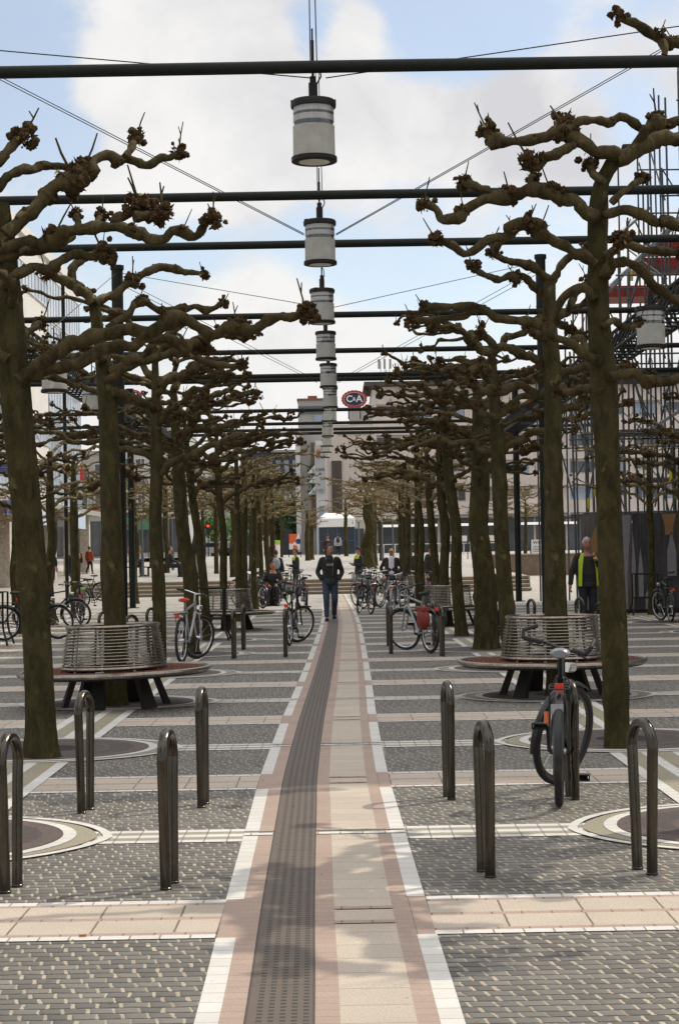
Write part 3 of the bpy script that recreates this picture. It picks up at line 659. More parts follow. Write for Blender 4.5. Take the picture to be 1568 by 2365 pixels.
B = [dict(p=[(1379, 500), (1364, 495), (1334, 475), (1284, 455), (1254, 435), (1224, 435), (1184, 450), (1144, 455), (1109, 465), (1074, 485), (1039, 505), (1019, 505), (1004, 482), (979, 475)], r=(19, 9), d=-.2, k=((4, 1.5), (7, 1.6), (10, 1.7)), e=16),
     dict(p=[(1139, 452), (1127, 436), (1105, 432), (1069, 420)], r=(9, 9), d=0, k=((2, 1.3),), e=17, tw=1), dict(p=[(1226, 433), (1226, 415), (1228, 405)], r=(8, 7), d=0, e=13),
     dict(p=[(1432, 360), (1394, 347), (1354, 337), (1324, 325), (1310, 305), (1264, 320), (1219, 325), (1184, 330), (1154, 332), (1134, 322), (1126, 302)], r=(20, 10), d=.2, k=((4, 1.8), (9, 1.8)), e=21, tw=1),
     dict(p=[(1324, 335), (1294, 350), (1264, 370), (1244, 385), (1222, 376)], r=(13, 11), d=-.3, k=((2, 1.3),), e=24, tw=1), dict(p=[(1310, 303), (1318, 285)], r=(14, 14), d=0, e=24, tw=0),
     dict(p=[(1310, 300), (1334, 280), (1359, 275), (1404, 275), (1459, 280), (1484, 293), (1524, 290), (1568, 284), (1640, 270)], r=(11, 13), d=.3, k=((5, 2.0),)), dict(p=[(1488, 300), (1474, 322), (1440, 345)], r=(11, 13), d=.0),
     dict(p=[(1425, 370), (1484, 340), (1534, 325), (1600, 303), (1700, 260)], r=(21, 17), d=.2), dict(p=[(1395, 420), (1374, 400), (1360, 385)], r=(10, 10), d=-.1, e=18),
     dict(p=[(1412, 470), (1439, 437), (1469, 425), (1484, 418)], r=(9, 7), d=0, e=15), dict(p=[(1395, 497), (1434, 490), (1474, 495), (1509, 507), (1568, 520), (1640, 540)], r=(13, 12), d=-.2, k=((3, 1.4),)),
     dict(p=[(1372, 610), (1334, 582), (1294, 566), (1264, 545), (1234, 520), (1199, 515), (1164, 545), (1134, 555), (1104, 575), (1074, 580), (1039, 575), (1003, 562)], r=(15, 9), d=-.3, k=((4, 1.6), (5, 1.7), (6, 1.5)), e=17, tw=1),
     dict(p=[(1164, 545), (1150, 560), (1144, 575), (1137, 560)], r=(9, 8), d=0, e=14), dict(p=[(1385, 835), (1349, 826), (1309, 791), (1264, 766), (1224, 741), (1184, 736), (1134, 726), (1094, 711), (1064, 711), (1024, 711), (982, 706)], r=(13, 9), d=-.3, k=((4, 1.5), (8, 1.3)), e=14, tw=1),
     dict(p=[(1100, 712), (1064, 730), (1024, 736), (984, 742), (955, 735)], r=(10, 8), d=-.1, e=13), dict(p=[(1374, 690), (1340, 670), (1300, 690), (1290, 740), (1310, 765)], r=(12, 9), d=.2, e=14),
     dict(p=[(1405, 870), (1454, 861), (1484, 884), (1524, 880), (1568, 868), (1640, 880)], r=(13, 11), d=-.3, k=((2, 1.4),)), dict(p=[(1395, 640), (1404, 618), (1434, 606), (1474, 621), (1499, 656), (1534, 686), (1568, 698), (1640, 705)], r=(14, 11), d=.2),
     dict(p=[(1390, 755), (1415, 740), (1450, 752), (1474, 740)], r=(9, 8), d=.1, e=12), dict(p=[(1400, 590), (1440, 565), (1480, 572), (1520, 585), (1568, 590)], r=(12, 9), d=-.2, e=14), dict(p=[(1395, 905), (1360, 890), (1320, 905), (1290, 895)], r=(12, 9), d=.4, e=14),
     dict(p=[(1400, 640), (1420, 580), (1434, 560)], r=(10, 8), d=-1.0, e=18), dict(p=[(1390, 860), (1375, 820), (1330, 780)], r=(12, 8), d=1.3, e=18)]
traced('plane_tree', 1, XR, 'nearest plane tree right of the path, tall forked crown beside the parked bicycle', [(1425, 1730), (1418, 1500), (1408, 1250), (1402, 1050), (1394, 870), (1383, 741), (1380, 600), (1381, 500), (1388, 425), (1410, 385), (1430, 350)], [26, 30, 28, 27, 29, 24, 21, 22, 17, 19, 20], B, 23)
C = [dict(p=[(215, 700), (195, 675), (165, 652), (130, 640), (105, 630)], r=(14, 10), d=-.2, k=((2, 1.3),), e=16), dict(p=[(190, 665), (172, 645), (168, 628), (185, 602), (215, 592), (240, 590)], r=(10, 9), d=.1, k=((2, 1.4),), e=14),
     dict(p=[(225, 700), (255, 682), (270, 675), (300, 650), (340, 630), (370, 615), (400, 618), (440, 632), (478, 638)], r=(13, 7), d=.2, k=((3, 1.6), (5, 1.3), (6, 1.4)), e=12), dict(p=[(245, 880), (290, 850), (340, 815), (375, 790), (420, 740)], r=(12, 8), d=-.2, e=14),
     dict(p=[(255, 860), (300, 835), (350, 830), (410, 812), (450, 825), (500, 840), (560, 845)], r=(12, 8), d=-.3, k=((3, 1.4),), e=13), dict(p=[(250, 760), (290, 730), (330, 700), (370, 712), (415, 715), (470, 710), (520, 700)], r=(11, 7), d=.3, k=((2, 1.6), (4, 1.4)), e=12),
     dict(p=[(260, 905), (300, 920), (330, 930), (360, 950)], r=(12, 9), d=.3, e=12), dict(p=[(235, 840), (200, 820), (160, 825), (110, 815)], r=(11, 8), d=.4, e=13), dict(p=[(240, 830), (222, 812), (200, 800)], r=(10, 7), d=-1.0, e=14)]
traced('plane_tree', 2, -XR, 'second plane tree left of the path, its trunk rising through the front left ring bench', [(268, 1632), (266, 1420), (258, 1200), (252, 1000), (246, 880), (228, 770), (216, 695)], [27, 26, 24, 22, 22, 15, 13], C, 5)
D = [dict(p=[(1270, 650), (1254, 636), (1224, 616), (1184, 603), (1140, 592)], r=(12, 8), d=-.2, k=((2, 1.4),), e=13), dict(p=[(1272, 650), (1300, 610), (1320, 590), (1350, 570)], r=(11, 8), d=.2, e=13), dict(p=[(1262, 690), (1220, 650), (1180, 640), (1130, 640), (1095, 612)], r=(12, 7), d=-.3, k=((2, 1.5),), e=13),
     dict(p=[(1275, 740), (1310, 720), (1330, 680), (1360, 650)], r=(11, 8), d=.2, e=12), dict(p=[(1272, 860), (1230, 830), (1190, 805), (1150, 800), (1110, 770)], r=(13, 8), d=-.3, k=((2, 1.4),), e=12), dict(p=[(1285, 870), (1320, 850), (1360, 845), (1400, 830)], r=(12, 8), d=.3, e=12),
     dict(p=[(1275, 900), (1240, 915), (1200, 890), (1150, 905), (1090, 890)], r=(12, 8), d=.3, k=((3, 1.5),), e=12), dict(p=[(1265, 780), (1235, 770), (1210, 745)], r=(10, 8), d=-1.2, e=12), dict(p=[(1290, 950), (1330, 935), (1350, 905)], r=(10, 8), d=.2, e=11)]
traced('plane_tree', 2, XR, 'second plane tree right of the path, its trunk rising through the front right ring bench', [(1290, 1608), (1282, 1420), (1280, 1250), (1277, 1050), (1276, 880), (1268, 740), (1268, 650)], [27, 26, 24, 22, 22, 17, 14], D, 8)
# the rest of the grid share six crowns
protos = []
for i in range(6):
    fine = i < 3
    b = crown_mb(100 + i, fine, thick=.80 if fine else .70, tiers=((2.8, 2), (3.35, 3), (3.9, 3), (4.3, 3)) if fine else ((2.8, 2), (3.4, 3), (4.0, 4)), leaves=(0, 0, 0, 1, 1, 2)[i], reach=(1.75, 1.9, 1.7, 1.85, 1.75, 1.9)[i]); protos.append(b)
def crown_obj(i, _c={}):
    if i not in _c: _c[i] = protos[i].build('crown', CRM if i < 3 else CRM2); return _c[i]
    o = _c[i].copy(); COL.objects.link(o); return o
def grid_tree(x, y, r, label, i, rz, tx=0.0, ty=0.0, sc=1.0, group='pollarded plane trees', zb=None, h=4.25, cb=None):
    root = thing('plane_tree', label, 'tree', (x, y, ground_z(x, y) if zb is None else zb), 0, group); root.rotation_euler = (ty, tx, 0)
    rng = random.Random(int(x * 91 + y * 37)); w_ = r * .6
    trunk_mesh('trunk', root, [(0, 0, -.02), (rng.uniform(-w_, w_), rng.uniform(-w_, w_), 1.1), (rng.uniform(-w_, w_), rng.uniform(-w_, w_), 2.0), (0, 0, 2.8 * sc), (0, 0, h * sc)], [r, r * .93, r * .86, r * .85, r * .42], rng, 14)
    c = crown_obj(i) if cb is None else cb.build('crown', CRM); c.parent = root; c.rotation_euler = (0, 0, rz); c.scale = (sc, sc, sc); return root
RR = {(-1, 3): .095, (1, 3): .115, (-1, 4): .125, (1, 4): .185, (-1, 5): .085, (1, 5): .12}
SPIN = {(1, 3): 8.34, (1, 5): 14.10, (-1, 6): 12.12, (-1, 8): 17.88, (-1, 10): 20.52, (-1, 11): 23.66, (-1, 12): 26.28}
LEAN = {(-1, 3): (.0, 0), (1, 3): (-.045, 0), (-1, 4): (-.05, 0), (1, 4): (-.015, 0), (-1, 5): (-.09, 0), (1, 5): (-.06, 0), (-1, 6): (-.03, 0), (1, 6): (-.035, 0), (1, 7): (-.05, 0), (1, 8): (-.04, 0)}
for k in (-1, 0):
    for s_ in (-1, 1):
        pb = crown_mb(40 + k + 5 * s_, True, dirs=(0.0 if s_ > 0 else math.pi, 1.35), reach=1.6, thick=1.15, tiers=((2.9, 3), (3.3, 4), (3.7, 4), (4.1, 4)))
        if k == 0 and s_ > 0:                          # the limb that reaches into the top right corner
            bs = Vector((XR, row_y(0) + .01, 0)); rg = random.Random(3); sc = 10.6 / FPX; P3 = [P(x, y, 10.6 - .02 * i) - bs for i, (x, y) in enumerate(((1720, 150), (1640, 112), (1568, 100), (1534, 95), (1504, 76), (1474, 62), (1444, 42), (1430, 27)))]
            q_, r_ = limb(pb, P3, 13 * sc, 9 * sc, rg, .03, 11, [(.5, 1.5), (.75, 1.4)], .008); fist(pb, q_[-1], 17 * sc, rg, 0, 2); fist(pb, q_[int(len(q_) * .55)], 15 * sc, rg, 1, 1)
            q_, r_ = limb(pb, [P(1528, 96, 10.55) - bs, P(1534, 118, 10.5) - bs, P(1532, 130, 10.5) - bs], 12 * sc, 9 * sc, rg, .02, 9); fist(pb, P(1520, 82, 10.55) - bs, 15 * sc, rg, 1, 1)
        grid_tree(s_ * XR, row_y(k) + .01, .13, f"plane tree {'level with' if k < 0 else 'just ahead of'} the camera past the {SIDE[s_]} frame edge", None, 0, sc=1.0, cb=pb)
for k in range(3, 13):
    for s_ in (-1, 1):
        t, u = LEAN.get((s_, k), (0, 0)); far = k > 6
        grid_tree(s_ * XR + (.02 * ((k * 7) % 5 - 2)), row_y(k), RR.get((s_, k), .078 + .010 * ((k * 3 + s_) % 4)), f"bare knobbly plane tree, {ORD[k - 1]} from the front in the inner {SIDE[s_]} row along the path", (k + (s_ > 0)) % 3 + (3 if far else 0), SPIN.get((s_, k), k * 2.1 + s_), t, u, 1.0 + .03 * ((k * 5 + s_) % 3 - 1))
for k in range(2, 13):
    for s_ in (-1, 1):
        if s_ > 0 and k not in (3, 5, 6, 7): continue
        x = s_ * (6.6 + .12 * (k % 3)) if s_ < 0 else 7.3 + .15 * (k % 2)
        grid_tree(x, row_y(k) - .3, .085 if s_ > 0 else .13, f"slimmer bare plane tree, {ORD[k - 2]} from the front in the outer {SIDE[s_]} row", (k * 2 + (s_ > 0)) % 3 + (3 if k > 6 else 0), k * 1.7 + s_, 0, 0, .92 if s_ > 0 else .97)
for k in range(5, 13, 1):
    grid_tree(-11.0, row_y(k) + .4, .13, f"bare plane tree, {ORD[k - 5]} from the front in the farthest left row beside the shops", 3 + k % 3, k * 1.1, 0, 0, .95)
# upper plaza: sunlit rows beyond the steps
for i, (px, py, Y, r) in enumerate(((566, 1300, 86, .13), (580, 1300, 93, .12), (594, 1297, 101, .14), (603, 1294, 109, .12), (540, 1300, 80, .15), (711, 1285, 128, .17), (720, 1283, 132, .16), (852, 1308, 95, .36), (930, 1300, 88, .15), (945, 1297, 96, .14), (420, 1305, 84, .14), (385, 1303, 92, .14), (800, 1290, 150, .16), (650, 1285, 150, .15), (450, 1292, 120, .15), (350, 1290, 130, .15), (1000, 1292, 118, .15))):
    q = P(px, py, Y); big = r > .3
    grid_tree(q.x, Y, r, ['slender sunlit plane tree, first of the tight row beyond the steps at left', 'slender sunlit plane tree, second of the tight row beyond the steps left of centre', 'slender sunlit plane tree, third of the tight row beyond the steps left of centre', 'slender sunlit plane tree, last of the tight row beyond the steps left of centre',
        'dark plane tree just above the steps, left of the tight sunlit row', 'left of two twin pale plane trunks before the red poster', 'right of two twin pale plane trunks before the red poster', 'massive old plane tree with a broad mottled trunk right of the white kiosk', 'plane tree on the upper plaza behind the white shirted man', 'plane tree on the upper plaza right of the white shirted man',
        'plane tree above the left steps near the standing woman', 'plane tree above the left steps behind the seated man', 'small far plane tree behind the kiosk', 'small far plane tree by the green hedge', 'far plane tree before the parked cars', 'far plane tree beside the green awning', 'far plane tree in front of the shop signs right of the kiosk'][i], 3 + i % 3, i * 1.9, 0, 0, 1.0 if big else .80 if 4 < i < 7 else 1.1 + .1 * (i % 2), group='pollarded trees on the upper plaza', h=3.7 if big else 4.3)
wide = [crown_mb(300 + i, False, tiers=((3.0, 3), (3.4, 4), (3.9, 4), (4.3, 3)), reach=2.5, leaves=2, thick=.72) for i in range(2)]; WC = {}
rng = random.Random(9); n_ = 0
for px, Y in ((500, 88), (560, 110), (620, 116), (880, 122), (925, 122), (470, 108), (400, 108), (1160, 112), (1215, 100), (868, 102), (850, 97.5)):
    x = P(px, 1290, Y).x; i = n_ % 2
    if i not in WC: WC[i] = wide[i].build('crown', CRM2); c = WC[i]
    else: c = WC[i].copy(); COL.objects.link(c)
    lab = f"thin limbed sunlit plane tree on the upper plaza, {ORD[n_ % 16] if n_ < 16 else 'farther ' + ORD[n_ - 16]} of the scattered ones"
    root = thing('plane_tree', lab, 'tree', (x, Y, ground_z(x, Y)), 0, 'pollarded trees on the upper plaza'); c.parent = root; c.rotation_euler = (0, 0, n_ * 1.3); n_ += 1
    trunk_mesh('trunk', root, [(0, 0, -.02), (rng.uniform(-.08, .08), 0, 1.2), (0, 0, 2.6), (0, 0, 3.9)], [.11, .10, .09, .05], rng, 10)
# far back: leafy green trees
def leafy(px, py, Y, r, hgt, label, seed, col):
    rng = random.Random(seed); q = P(px, py, Y); root = thing('leafy_tree', label, 'tree', (q.x, Y, 1.56), 0, 'green trees by the road')
    b = MB(); b.tube([(0, 0, 0), (.1, 0, hgt * .4), (0, .1, hgt * .8)], [.25, .2, .06], 8)
    for i in range(5): a = i * 1.3; b.tube([(0, 0, hgt * .35), (math.cos(a) * r * .6, math.sin(a) * r * .6, hgt * .7)], [.12, .03], 6)
    b.build('trunk', MT['bark'], root); b = MB()
    cl = [(rng.gauss(0, r * .45), rng.gauss(0, r * .45), hgt * rng.uniform(.35, .95), rng.uniform(.5, 1.0)) for _ in range(26)]
    for i in range(2600):
        x, y, z, s_ = rng.choice(cl); p = Vector((x + rng.gauss(0, .45) * s_, y + rng.gauss(0, .45) * s_, z + rng.gauss(0, .4) * s_)); u = Vector((rng.gauss(0, 1), rng.gauss(0, 1), rng.gauss(0, 1))).normalized(); v_ = u.orthogonal().normalized(); k = rng.uniform(.08, .18)
        b.add([p - u * k, p + v_ * k * .6, p + u * k, p - v_ * k * .6], [(0, 1, 2, 3)])
    b.build('crown', col, root, smooth=False)
LG = [mat("green_leaves", (.045, .105, .020), .6, 0, .5, .8), mat("fresh_green_leaves", (.085, .17, .025), .6, 0, .5, .8)]
leafy(640, 1240, 200, 2.4, 6.2, 'bushy green tree left of the orange poster', 1, LG[0]); leafy(680, 1240, 205, 2.4, 7.0, 'bushy green tree right behind the orange poster', 2, LG[0]); leafy(610, 1240, 215, 2.0, 6.5, 'green tree behind the traffic light', 3, LG[0])
leafy(492, 1240, 210, 1.7, 5.0, 'light green tree behind the parked cars', 4, LG[1]); leafy(545, 1240, 220, 1.6, 4.6, 'small light green tree right of the parked cars', 5, LG[1])

# ------------------------------------------------------------------ overhead pipes, lattice girders, posts, hanging lamps, cables
HB = 4.5
BU = [.885, 1.203, 1.393, 1.808, 2.128, 2.418, 2.475, 2.998, 3.300, 3.465, 3.571]
for i, u in enumerate(BU):
    Y = u * 1e-3 * FPX * HB; b = MB(); b.tube([(-9.3, Y, HB + H), (0, Y, HB + H + .01), (9.3, Y, HB + H)], .058, 14)
    for x in (-4.6, 4.6): b.lathe([(.064, -.06), (.064, .06)], 12, (0, 0, 0)) if 0 else b.tube([(x - .05, Y, HB + H), (x + .05, Y, HB + H)], .066, 14)
    o = b.build('overhead_pipe', MT['beam']); tag(o, f"dark horizontal steel pipe spanning the whole avenue overhead, {ORD[i]} from the front", 'overhead beam', 'pipes across the avenue')
def girder(x, y0, y1, label):
    root = thing('lattice_girder', label, 'girder', (x, y0, 5.3), 0, 'lattice girders carrying the pipes'); L_ = y1 - y0
    for dx, z, r in ((-.28, 0, .036), (.28, 0, .036), (0, .55, .036)): MB().tube([(dx, 0, z), (dx, L_, z)], r, 8).build('chord', MT['beam'], root)
    b = MB(); n = int(L_ / .55)
    for i in range(n):
        a, c = i * .55, (i + 1) * .55
        b.tube([(-.28, a, 0), (.28, a, 0)], .018, 5)
        for s_ in (-.28, .28): b.tube([(s_, a, 0), (0, (a + c) / 2, .55)], .016, 5); b.tube([(0, (a + c) / 2, .55), (s_, c, 0)], .016, 5)
    o = b.build('lattice', MT['beam'], root)
girder(-5.65, 18, 78, 'dark triangular lattice girder running along the left side above the trees'); girder(5.55, 18, 78, 'dark triangular lattice girder running along the right side before the scaffold')
def post(px, ytop, Y, r, label, zt=None):
    q = P(px, ytop, Y); root = thing('steel_post', label, 'post', (q.x, Y, 0), 0, 'steel posts between the trees'); zt = zt or q.z
    MB().tube([(0, 0, 0), (0, 0, zt)], r, 16).build('shaft', MT['beam'], root)
    b = MB(); b.lathe([(r + .02, zt - .05), (r + .02, zt + .03), (0, zt + .04)], 16); b.build('cap', MT['beam'], root)
    b = MB(); b.lathe([(r + .1, .0), (r + .1, .025), (r, .03)], 16); b.build('base_plate', MT['beam'], root); return q
pL = post(271, 617, 35.2, .11, 'tall dark round steel post behind the front left ring bench'); pR = post(1247, 592, 35.2, .095, 'tall dark round steel post behind the front right ring bench')
post(300, 900, 58, .10, 'dark steel post far left beyond the round shop sign'); post(1188, 880, 58, .10, 'dark steel post far right before the office block'); post(146, 655, 60, .06, 'slender dark mast in front of the left glass facade')
def lamp_mats():
    g = NT("frosted_lamp_glass"); g.base((.60, .59, .56)); g.rough(.55); g.b.inputs['Transmission Weight'].default_value = .0
    tr = g.n('ShaderNodeBsdfTranslucent'); tr.inputs[0].default_value = (.70, .68, .63, 1); mx = g.n('ShaderNodeMixShader'); mx.inputs[0].default_value = .45
    g.l(g.b.outputs[0], mx.inputs[1]); g.l(tr.outputs[0], mx.inputs[2]); o = g.t.nodes['Material Output']; g.l(mx.outputs[0], o.inputs[0])
    nz = g.noise(g.coord(), 9, 5, .65); g.base(g.ramp(nz, .3, .75, (.42, .405, .355), (.66, .645, .60)))
    c = NT("clear_lamp_glass"); tp = c.n('ShaderNodeBsdfTransparent'); m2 = c.n('ShaderNodeMixShader'); m2.inputs[0].default_value = .12
    gl = c.n('ShaderNodeBsdfGlossy'); gl.inputs['Roughness'].default_value = .05; c.l(tp.outputs[0], m2.inputs[1]); c.l(gl.outputs[0], m2.inputs[2]); c.l(m2.outputs[0], c.t.nodes['Material Output'].inputs[0])
    return g.m, c.m
MT['frost'], MT['clear'] = lamp_mats(); MT['reflector'] = mat("lamp_reflector", (.34, .33, .30), .45, .3, .15, 12); MT['lampwhite'] = mat("lamp_inner_white", (.75, .75, .70), .5, 0, .05, 5)
def make_lamp():
    t = thing('pendant_lamp', 'x', 'lamp', (0, 0, 0), 0, 'pendant lamps on cables'); Rr = .2
    b = MB(); b.lathe([(Rr * .97, .0), (Rr * 1.06, .005), (Rr * 1.06, .045), (Rr * .98, .05)], 36); b.lathe([(.145, .0), (.205, .0)], 36); b.build('bottom_ring', MT['darkmetal'], t)
    b = MB(); b.lathe([(.147, .002), (.135, .05), (.085, .09), (0, .095)], 30); b.build('inner_reflector', MT['lampwhite'], t)
    b = MB(); b.lathe([(Rr * .975, .05), (Rr * .965, .33)], 36); b.build('frosted_shade', MT['frost'], t)
    b = MB(); b.lathe([(Rr * .985, .32), (Rr * .985, .53)], 36); b.build('clear_shade', MT['clear'], t)
    for z0, z1 in ((.375, .43), (.455, .505)):
        b = MB(); b.lathe([(Rr * .70, z0 - .004), (Rr * .94, z0), (Rr * .93, z1), (Rr * .72, z1 + .01)], 36); b.build('reflector_ring', MT['reflector'], t)
    b = MB(); b.lathe([(Rr * .93, .432), (Rr * .93, .452)], 36); b.lathe([(Rr * .90, .352), (Rr * .90, .372)], 36); b.tube([(.03, 0, .33), (.03, 0, .52)], .012, 6); b.tube([(-.03, 0, .33), (-.03, 0, .52)], .012, 6); b.build('louvre', MT['darkmetal'], t)
    b = MB(); b.lathe([(0, .505), (Rr * 1.04, .508), (Rr * 1.05, .555), (Rr * .98, .575), (0, .58)], 36); b.box((Rr * .9, 0, .55), (.06, .06, .055)); b.box((-Rr * .9, 0, .55), (.06, .06, .055)); b.build('cap', MT['darkmetal'], t)
    b = MB(); b.tube([(0, 0, .57), (0, 0, .74)], .042, 12); b.tube([(0, 0, .74), (0, 0, .80)], .03, 10); b.build('stem', MT['darkmetal'], t)
    b = MB(); b.tube([(.03, 0, .72), (.075, 0, .80), (.06, 0, .90), (.0, 0, .93)], .008, 5); b.tube([(0, 0, .78), (0, 0, 1.0)], .012, 6); b.build('hanger', MT['darkmetal'], t)
    return t
LAMPS = [(726, 375, 17.2), (740, 612, 23.8), (745, 748, 30.5), (753, 832, 37.1), (759, 896, 43.8), (763, 943, 50.5), (763, 975, 57.2), (757, 1009, 63.9), (757, 1032, 70.6), (755, 1046, 77.3), (751, 1058, 84)]
OUT = [(127, 907, 28.8, 'left'), (214, 953, 37, 'left'), (252, 985, 46, 'left'), (320, 985, 52, 'left'), (1503, 805, 25.6, 'right'), (1400, 890, 36, 'right')]
l0 = make_lamp(); first = True
for i, (x, y, Y) in enumerate(LAMPS):
    q = P(x, y, Y); lab = f"cylindrical frosted glass lamp hanging over the centre path, {ORD[i]} from the front"
    if first: l0.location = q; l0['label'] = lab; first = False
    else: clone(l0, q, i * .5, lab)
    b = MB(); zt = q.z + 1.0
    b.tube([(q.x, Y, zt - .02), (q.x, Y, max(zt + .25, HB + H - .05))], .009, 5)
    if i in (0, 1): b.tube([(q.x - .02, Y, HB + H + .05), (q.x - .02, Y, HB + H + 1.8)], .006, 5); b.tube([(q.x + .04, Y + .05, HB + H + .05), (q.x + .02, Y + .05, HB + H + 1.8)], .006, 5); b.tube([(q.x, Y, HB + H + .04), (q.x, Y, HB + H + .28)], .014, 6)
    o = b.build('hanging_cable', MT['darkmetal']); tag(o, f"thin vertical suspension cable holding the {ORD[i]} lamp over the path", 'cable', 'lamp suspension cables')
for i, (x, y, Y, sd_) in enumerate(OUT):
    clone(l0, P(x, y, Y), .4, f"cylindrical lamp hanging in the {sd_} side row, {ORD[i if i < 4 else i - 4]} from the front there")
def cable(name, pts, lab, r=.006):
    b = MB()
    for seg in pts: b.tube(seg, r, 5)
    o = b.build(name, MT['darkmetal']); tag(o, lab, 'cable', 'guy cables between the posts')
def across_cable(Y, a, c, dz, lab, pair=0.0):
    pts = []
    for s_ in ((0, pair) if pair else (0,)):
        A_ = P(*a, Y); C_ = P(*c, Y); d = (C_ - A_).normalized(); pts.append([A_ + Vector((0, 0, s_)), C_ + Vector((0, 0, s_ * .3))])
    cable('guy_cable', pts, lab)
across_cable(17.2, (-700, 55), (716, 180), 0, 'single thin cable sloping gently from upper left to the nearest lamp'); across_cable(17.2, (2400, -62), (752, 180), 0, 'single thin cable sloping gently from upper right to the nearest lamp')
across_cable(23.8, (-700, -175), (702, 543), 0, 'pair of thin cables dropping steeply from the left to the second lamp', .06); across_cable(23.8, (2300, -320), (776, 543), 0, 'pair of thin cables dropping steeply from the right to the second lamp', .05)
cable('guy_cable', [[Vector((pL.x, 35.2, pL.z - .1)), P(722, 706, 30.5)]], 'thin cable from the left post top to the third lamp'); cable('guy_cable', [[Vector((pR.x, 35.2, pR.z - .1)), P(770, 710, 30.5)]], 'thin cable from the right post top to the third lamp')
cable('guy_cable', [[Vector((pL.x, 35.2, pL.z - .2)), P(735, 880, 43.8)], [Vector((pL.x, 35.2, pL.z - .3)), P(733, 884, 43.8)]], 'pair of thin cables from the left post down to the fifth lamp'); cable('guy_cable', [[Vector((pR.x, 35.2, pR.z - .2)), P(778, 880, 43.8)], [Vector((pR.x, 35.2, pR.z - .3)), P(780, 884, 43.8)]], 'pair of thin cables from the right post down to the fifth lamp')
cable('guy_cable', [[Vector((pL.x, 35.2, pL.z - .1)), P(120, 760, 28.8)]], 'thin cable from the left post to the nearest left side lamp')

# ------------------------------------------------------------------ ring benches
def make_bench():
    t = thing('ring_bench', 'x', 'bench', (0, 0, 0), 0, 'ring benches round the trees'); zs = .39
    for i in range(9):
        r0 = .52 + i * .051; b = MB(); b.lathe([(r0, zs - .015), (r0, zs), (r0 + .041, zs), (r0 + .041, zs - .015)], 64); b.build('seat_slat', MT['redslat'], t)
    b = MB(); b.torus((0, 0, zs - .012), .995, .027, 72, 8); b.build('rim', MT['benchsteel'], t)
    b = MB()
    for i in range(12): a = i * math.pi / 6; b.bar((.45 * math.cos(a), .45 * math.sin(a), zs - .03), (.98 * math.cos(a), .98 * math.sin(a), zs - .03), .03, .02)
    b.lathe([(.5, zs - .05), (.97, zs - .055), (.97, zs - .03), (.5, zs - .03)], 48); b.build('seat_frame', MT['darkmetal'], t)
    for i in range(14):
        f = i / 13; rr = .545 - .065 * f ** 1.3; z = zs + .035 + .43 * f; b = MB(); b.torus((0, 0, z), rr, .020 if i in (0, 13) else .0066, 64, 6); b.build('back_rail', MT['benchsteel'], t)
    for i in range(10):
        a = i * math.pi / 5 + .2; c, s_ = math.cos(a), math.sin(a); MB().bar((.535 * c, .535 * s_, zs), (.470 * c, .470 * s_, zs + .46), .022, .012).build('back_rib', MT['benchsteel'], t)
    for i in range(6):
        a = i * math.pi / 3 + .28; c, s_ = math.cos(a), math.sin(a); b = MB()
        v = []
        for r_, w_, z in ((.42, .055, zs - .04), (.55, .085, 0.0)):
            for dr in (-.03, .03):
                for dw in (-w_, w_): v.append(((r_ + dr) * c - dw * s_, (r_ + dr) * s_ + dw * c, z))
        b.add(v, [(0, 1, 3, 2), (4, 6, 7, 5), (0, 4, 5, 1), (2, 3, 7, 6), (0, 2, 6, 4), (1, 5, 7, 3)]); b.build('leg', MT['darkmetal'], t, smooth=False)
    return t
q = G(268, 1632); bench = make_bench(); bench.location = (q.x, q.y, 0); bench.rotation_euler = (0, -.022, 0); bench['label'] = 'front left ring bench with red slatted seat and steel rail backrest round a tree'
q = G(1276, 1607); clone(bench, (q.x, q.y, 0), .5, 'front right ring bench, red slatted seat and steel rail backrest, behind the parked bicycle')
clone(bench, (-XR + .05, row_y(6), 0), .2, 'farther left ring bench with steel rail backrest, among the parked bicycles'); clone(bench, (XR + .02, row_y(6) + .3, 0), .7, 'farther right ring bench with steel rail backrest, behind the red pannier bicycle')
clone(bench, (-XR, row_y(10), 0), .2, 'farthest left ring bench near the steps'); clone(bench, (XR + .1, row_y(10), 0), .2, 'farthest right ring bench near the steps, behind the tangle of bicycles')

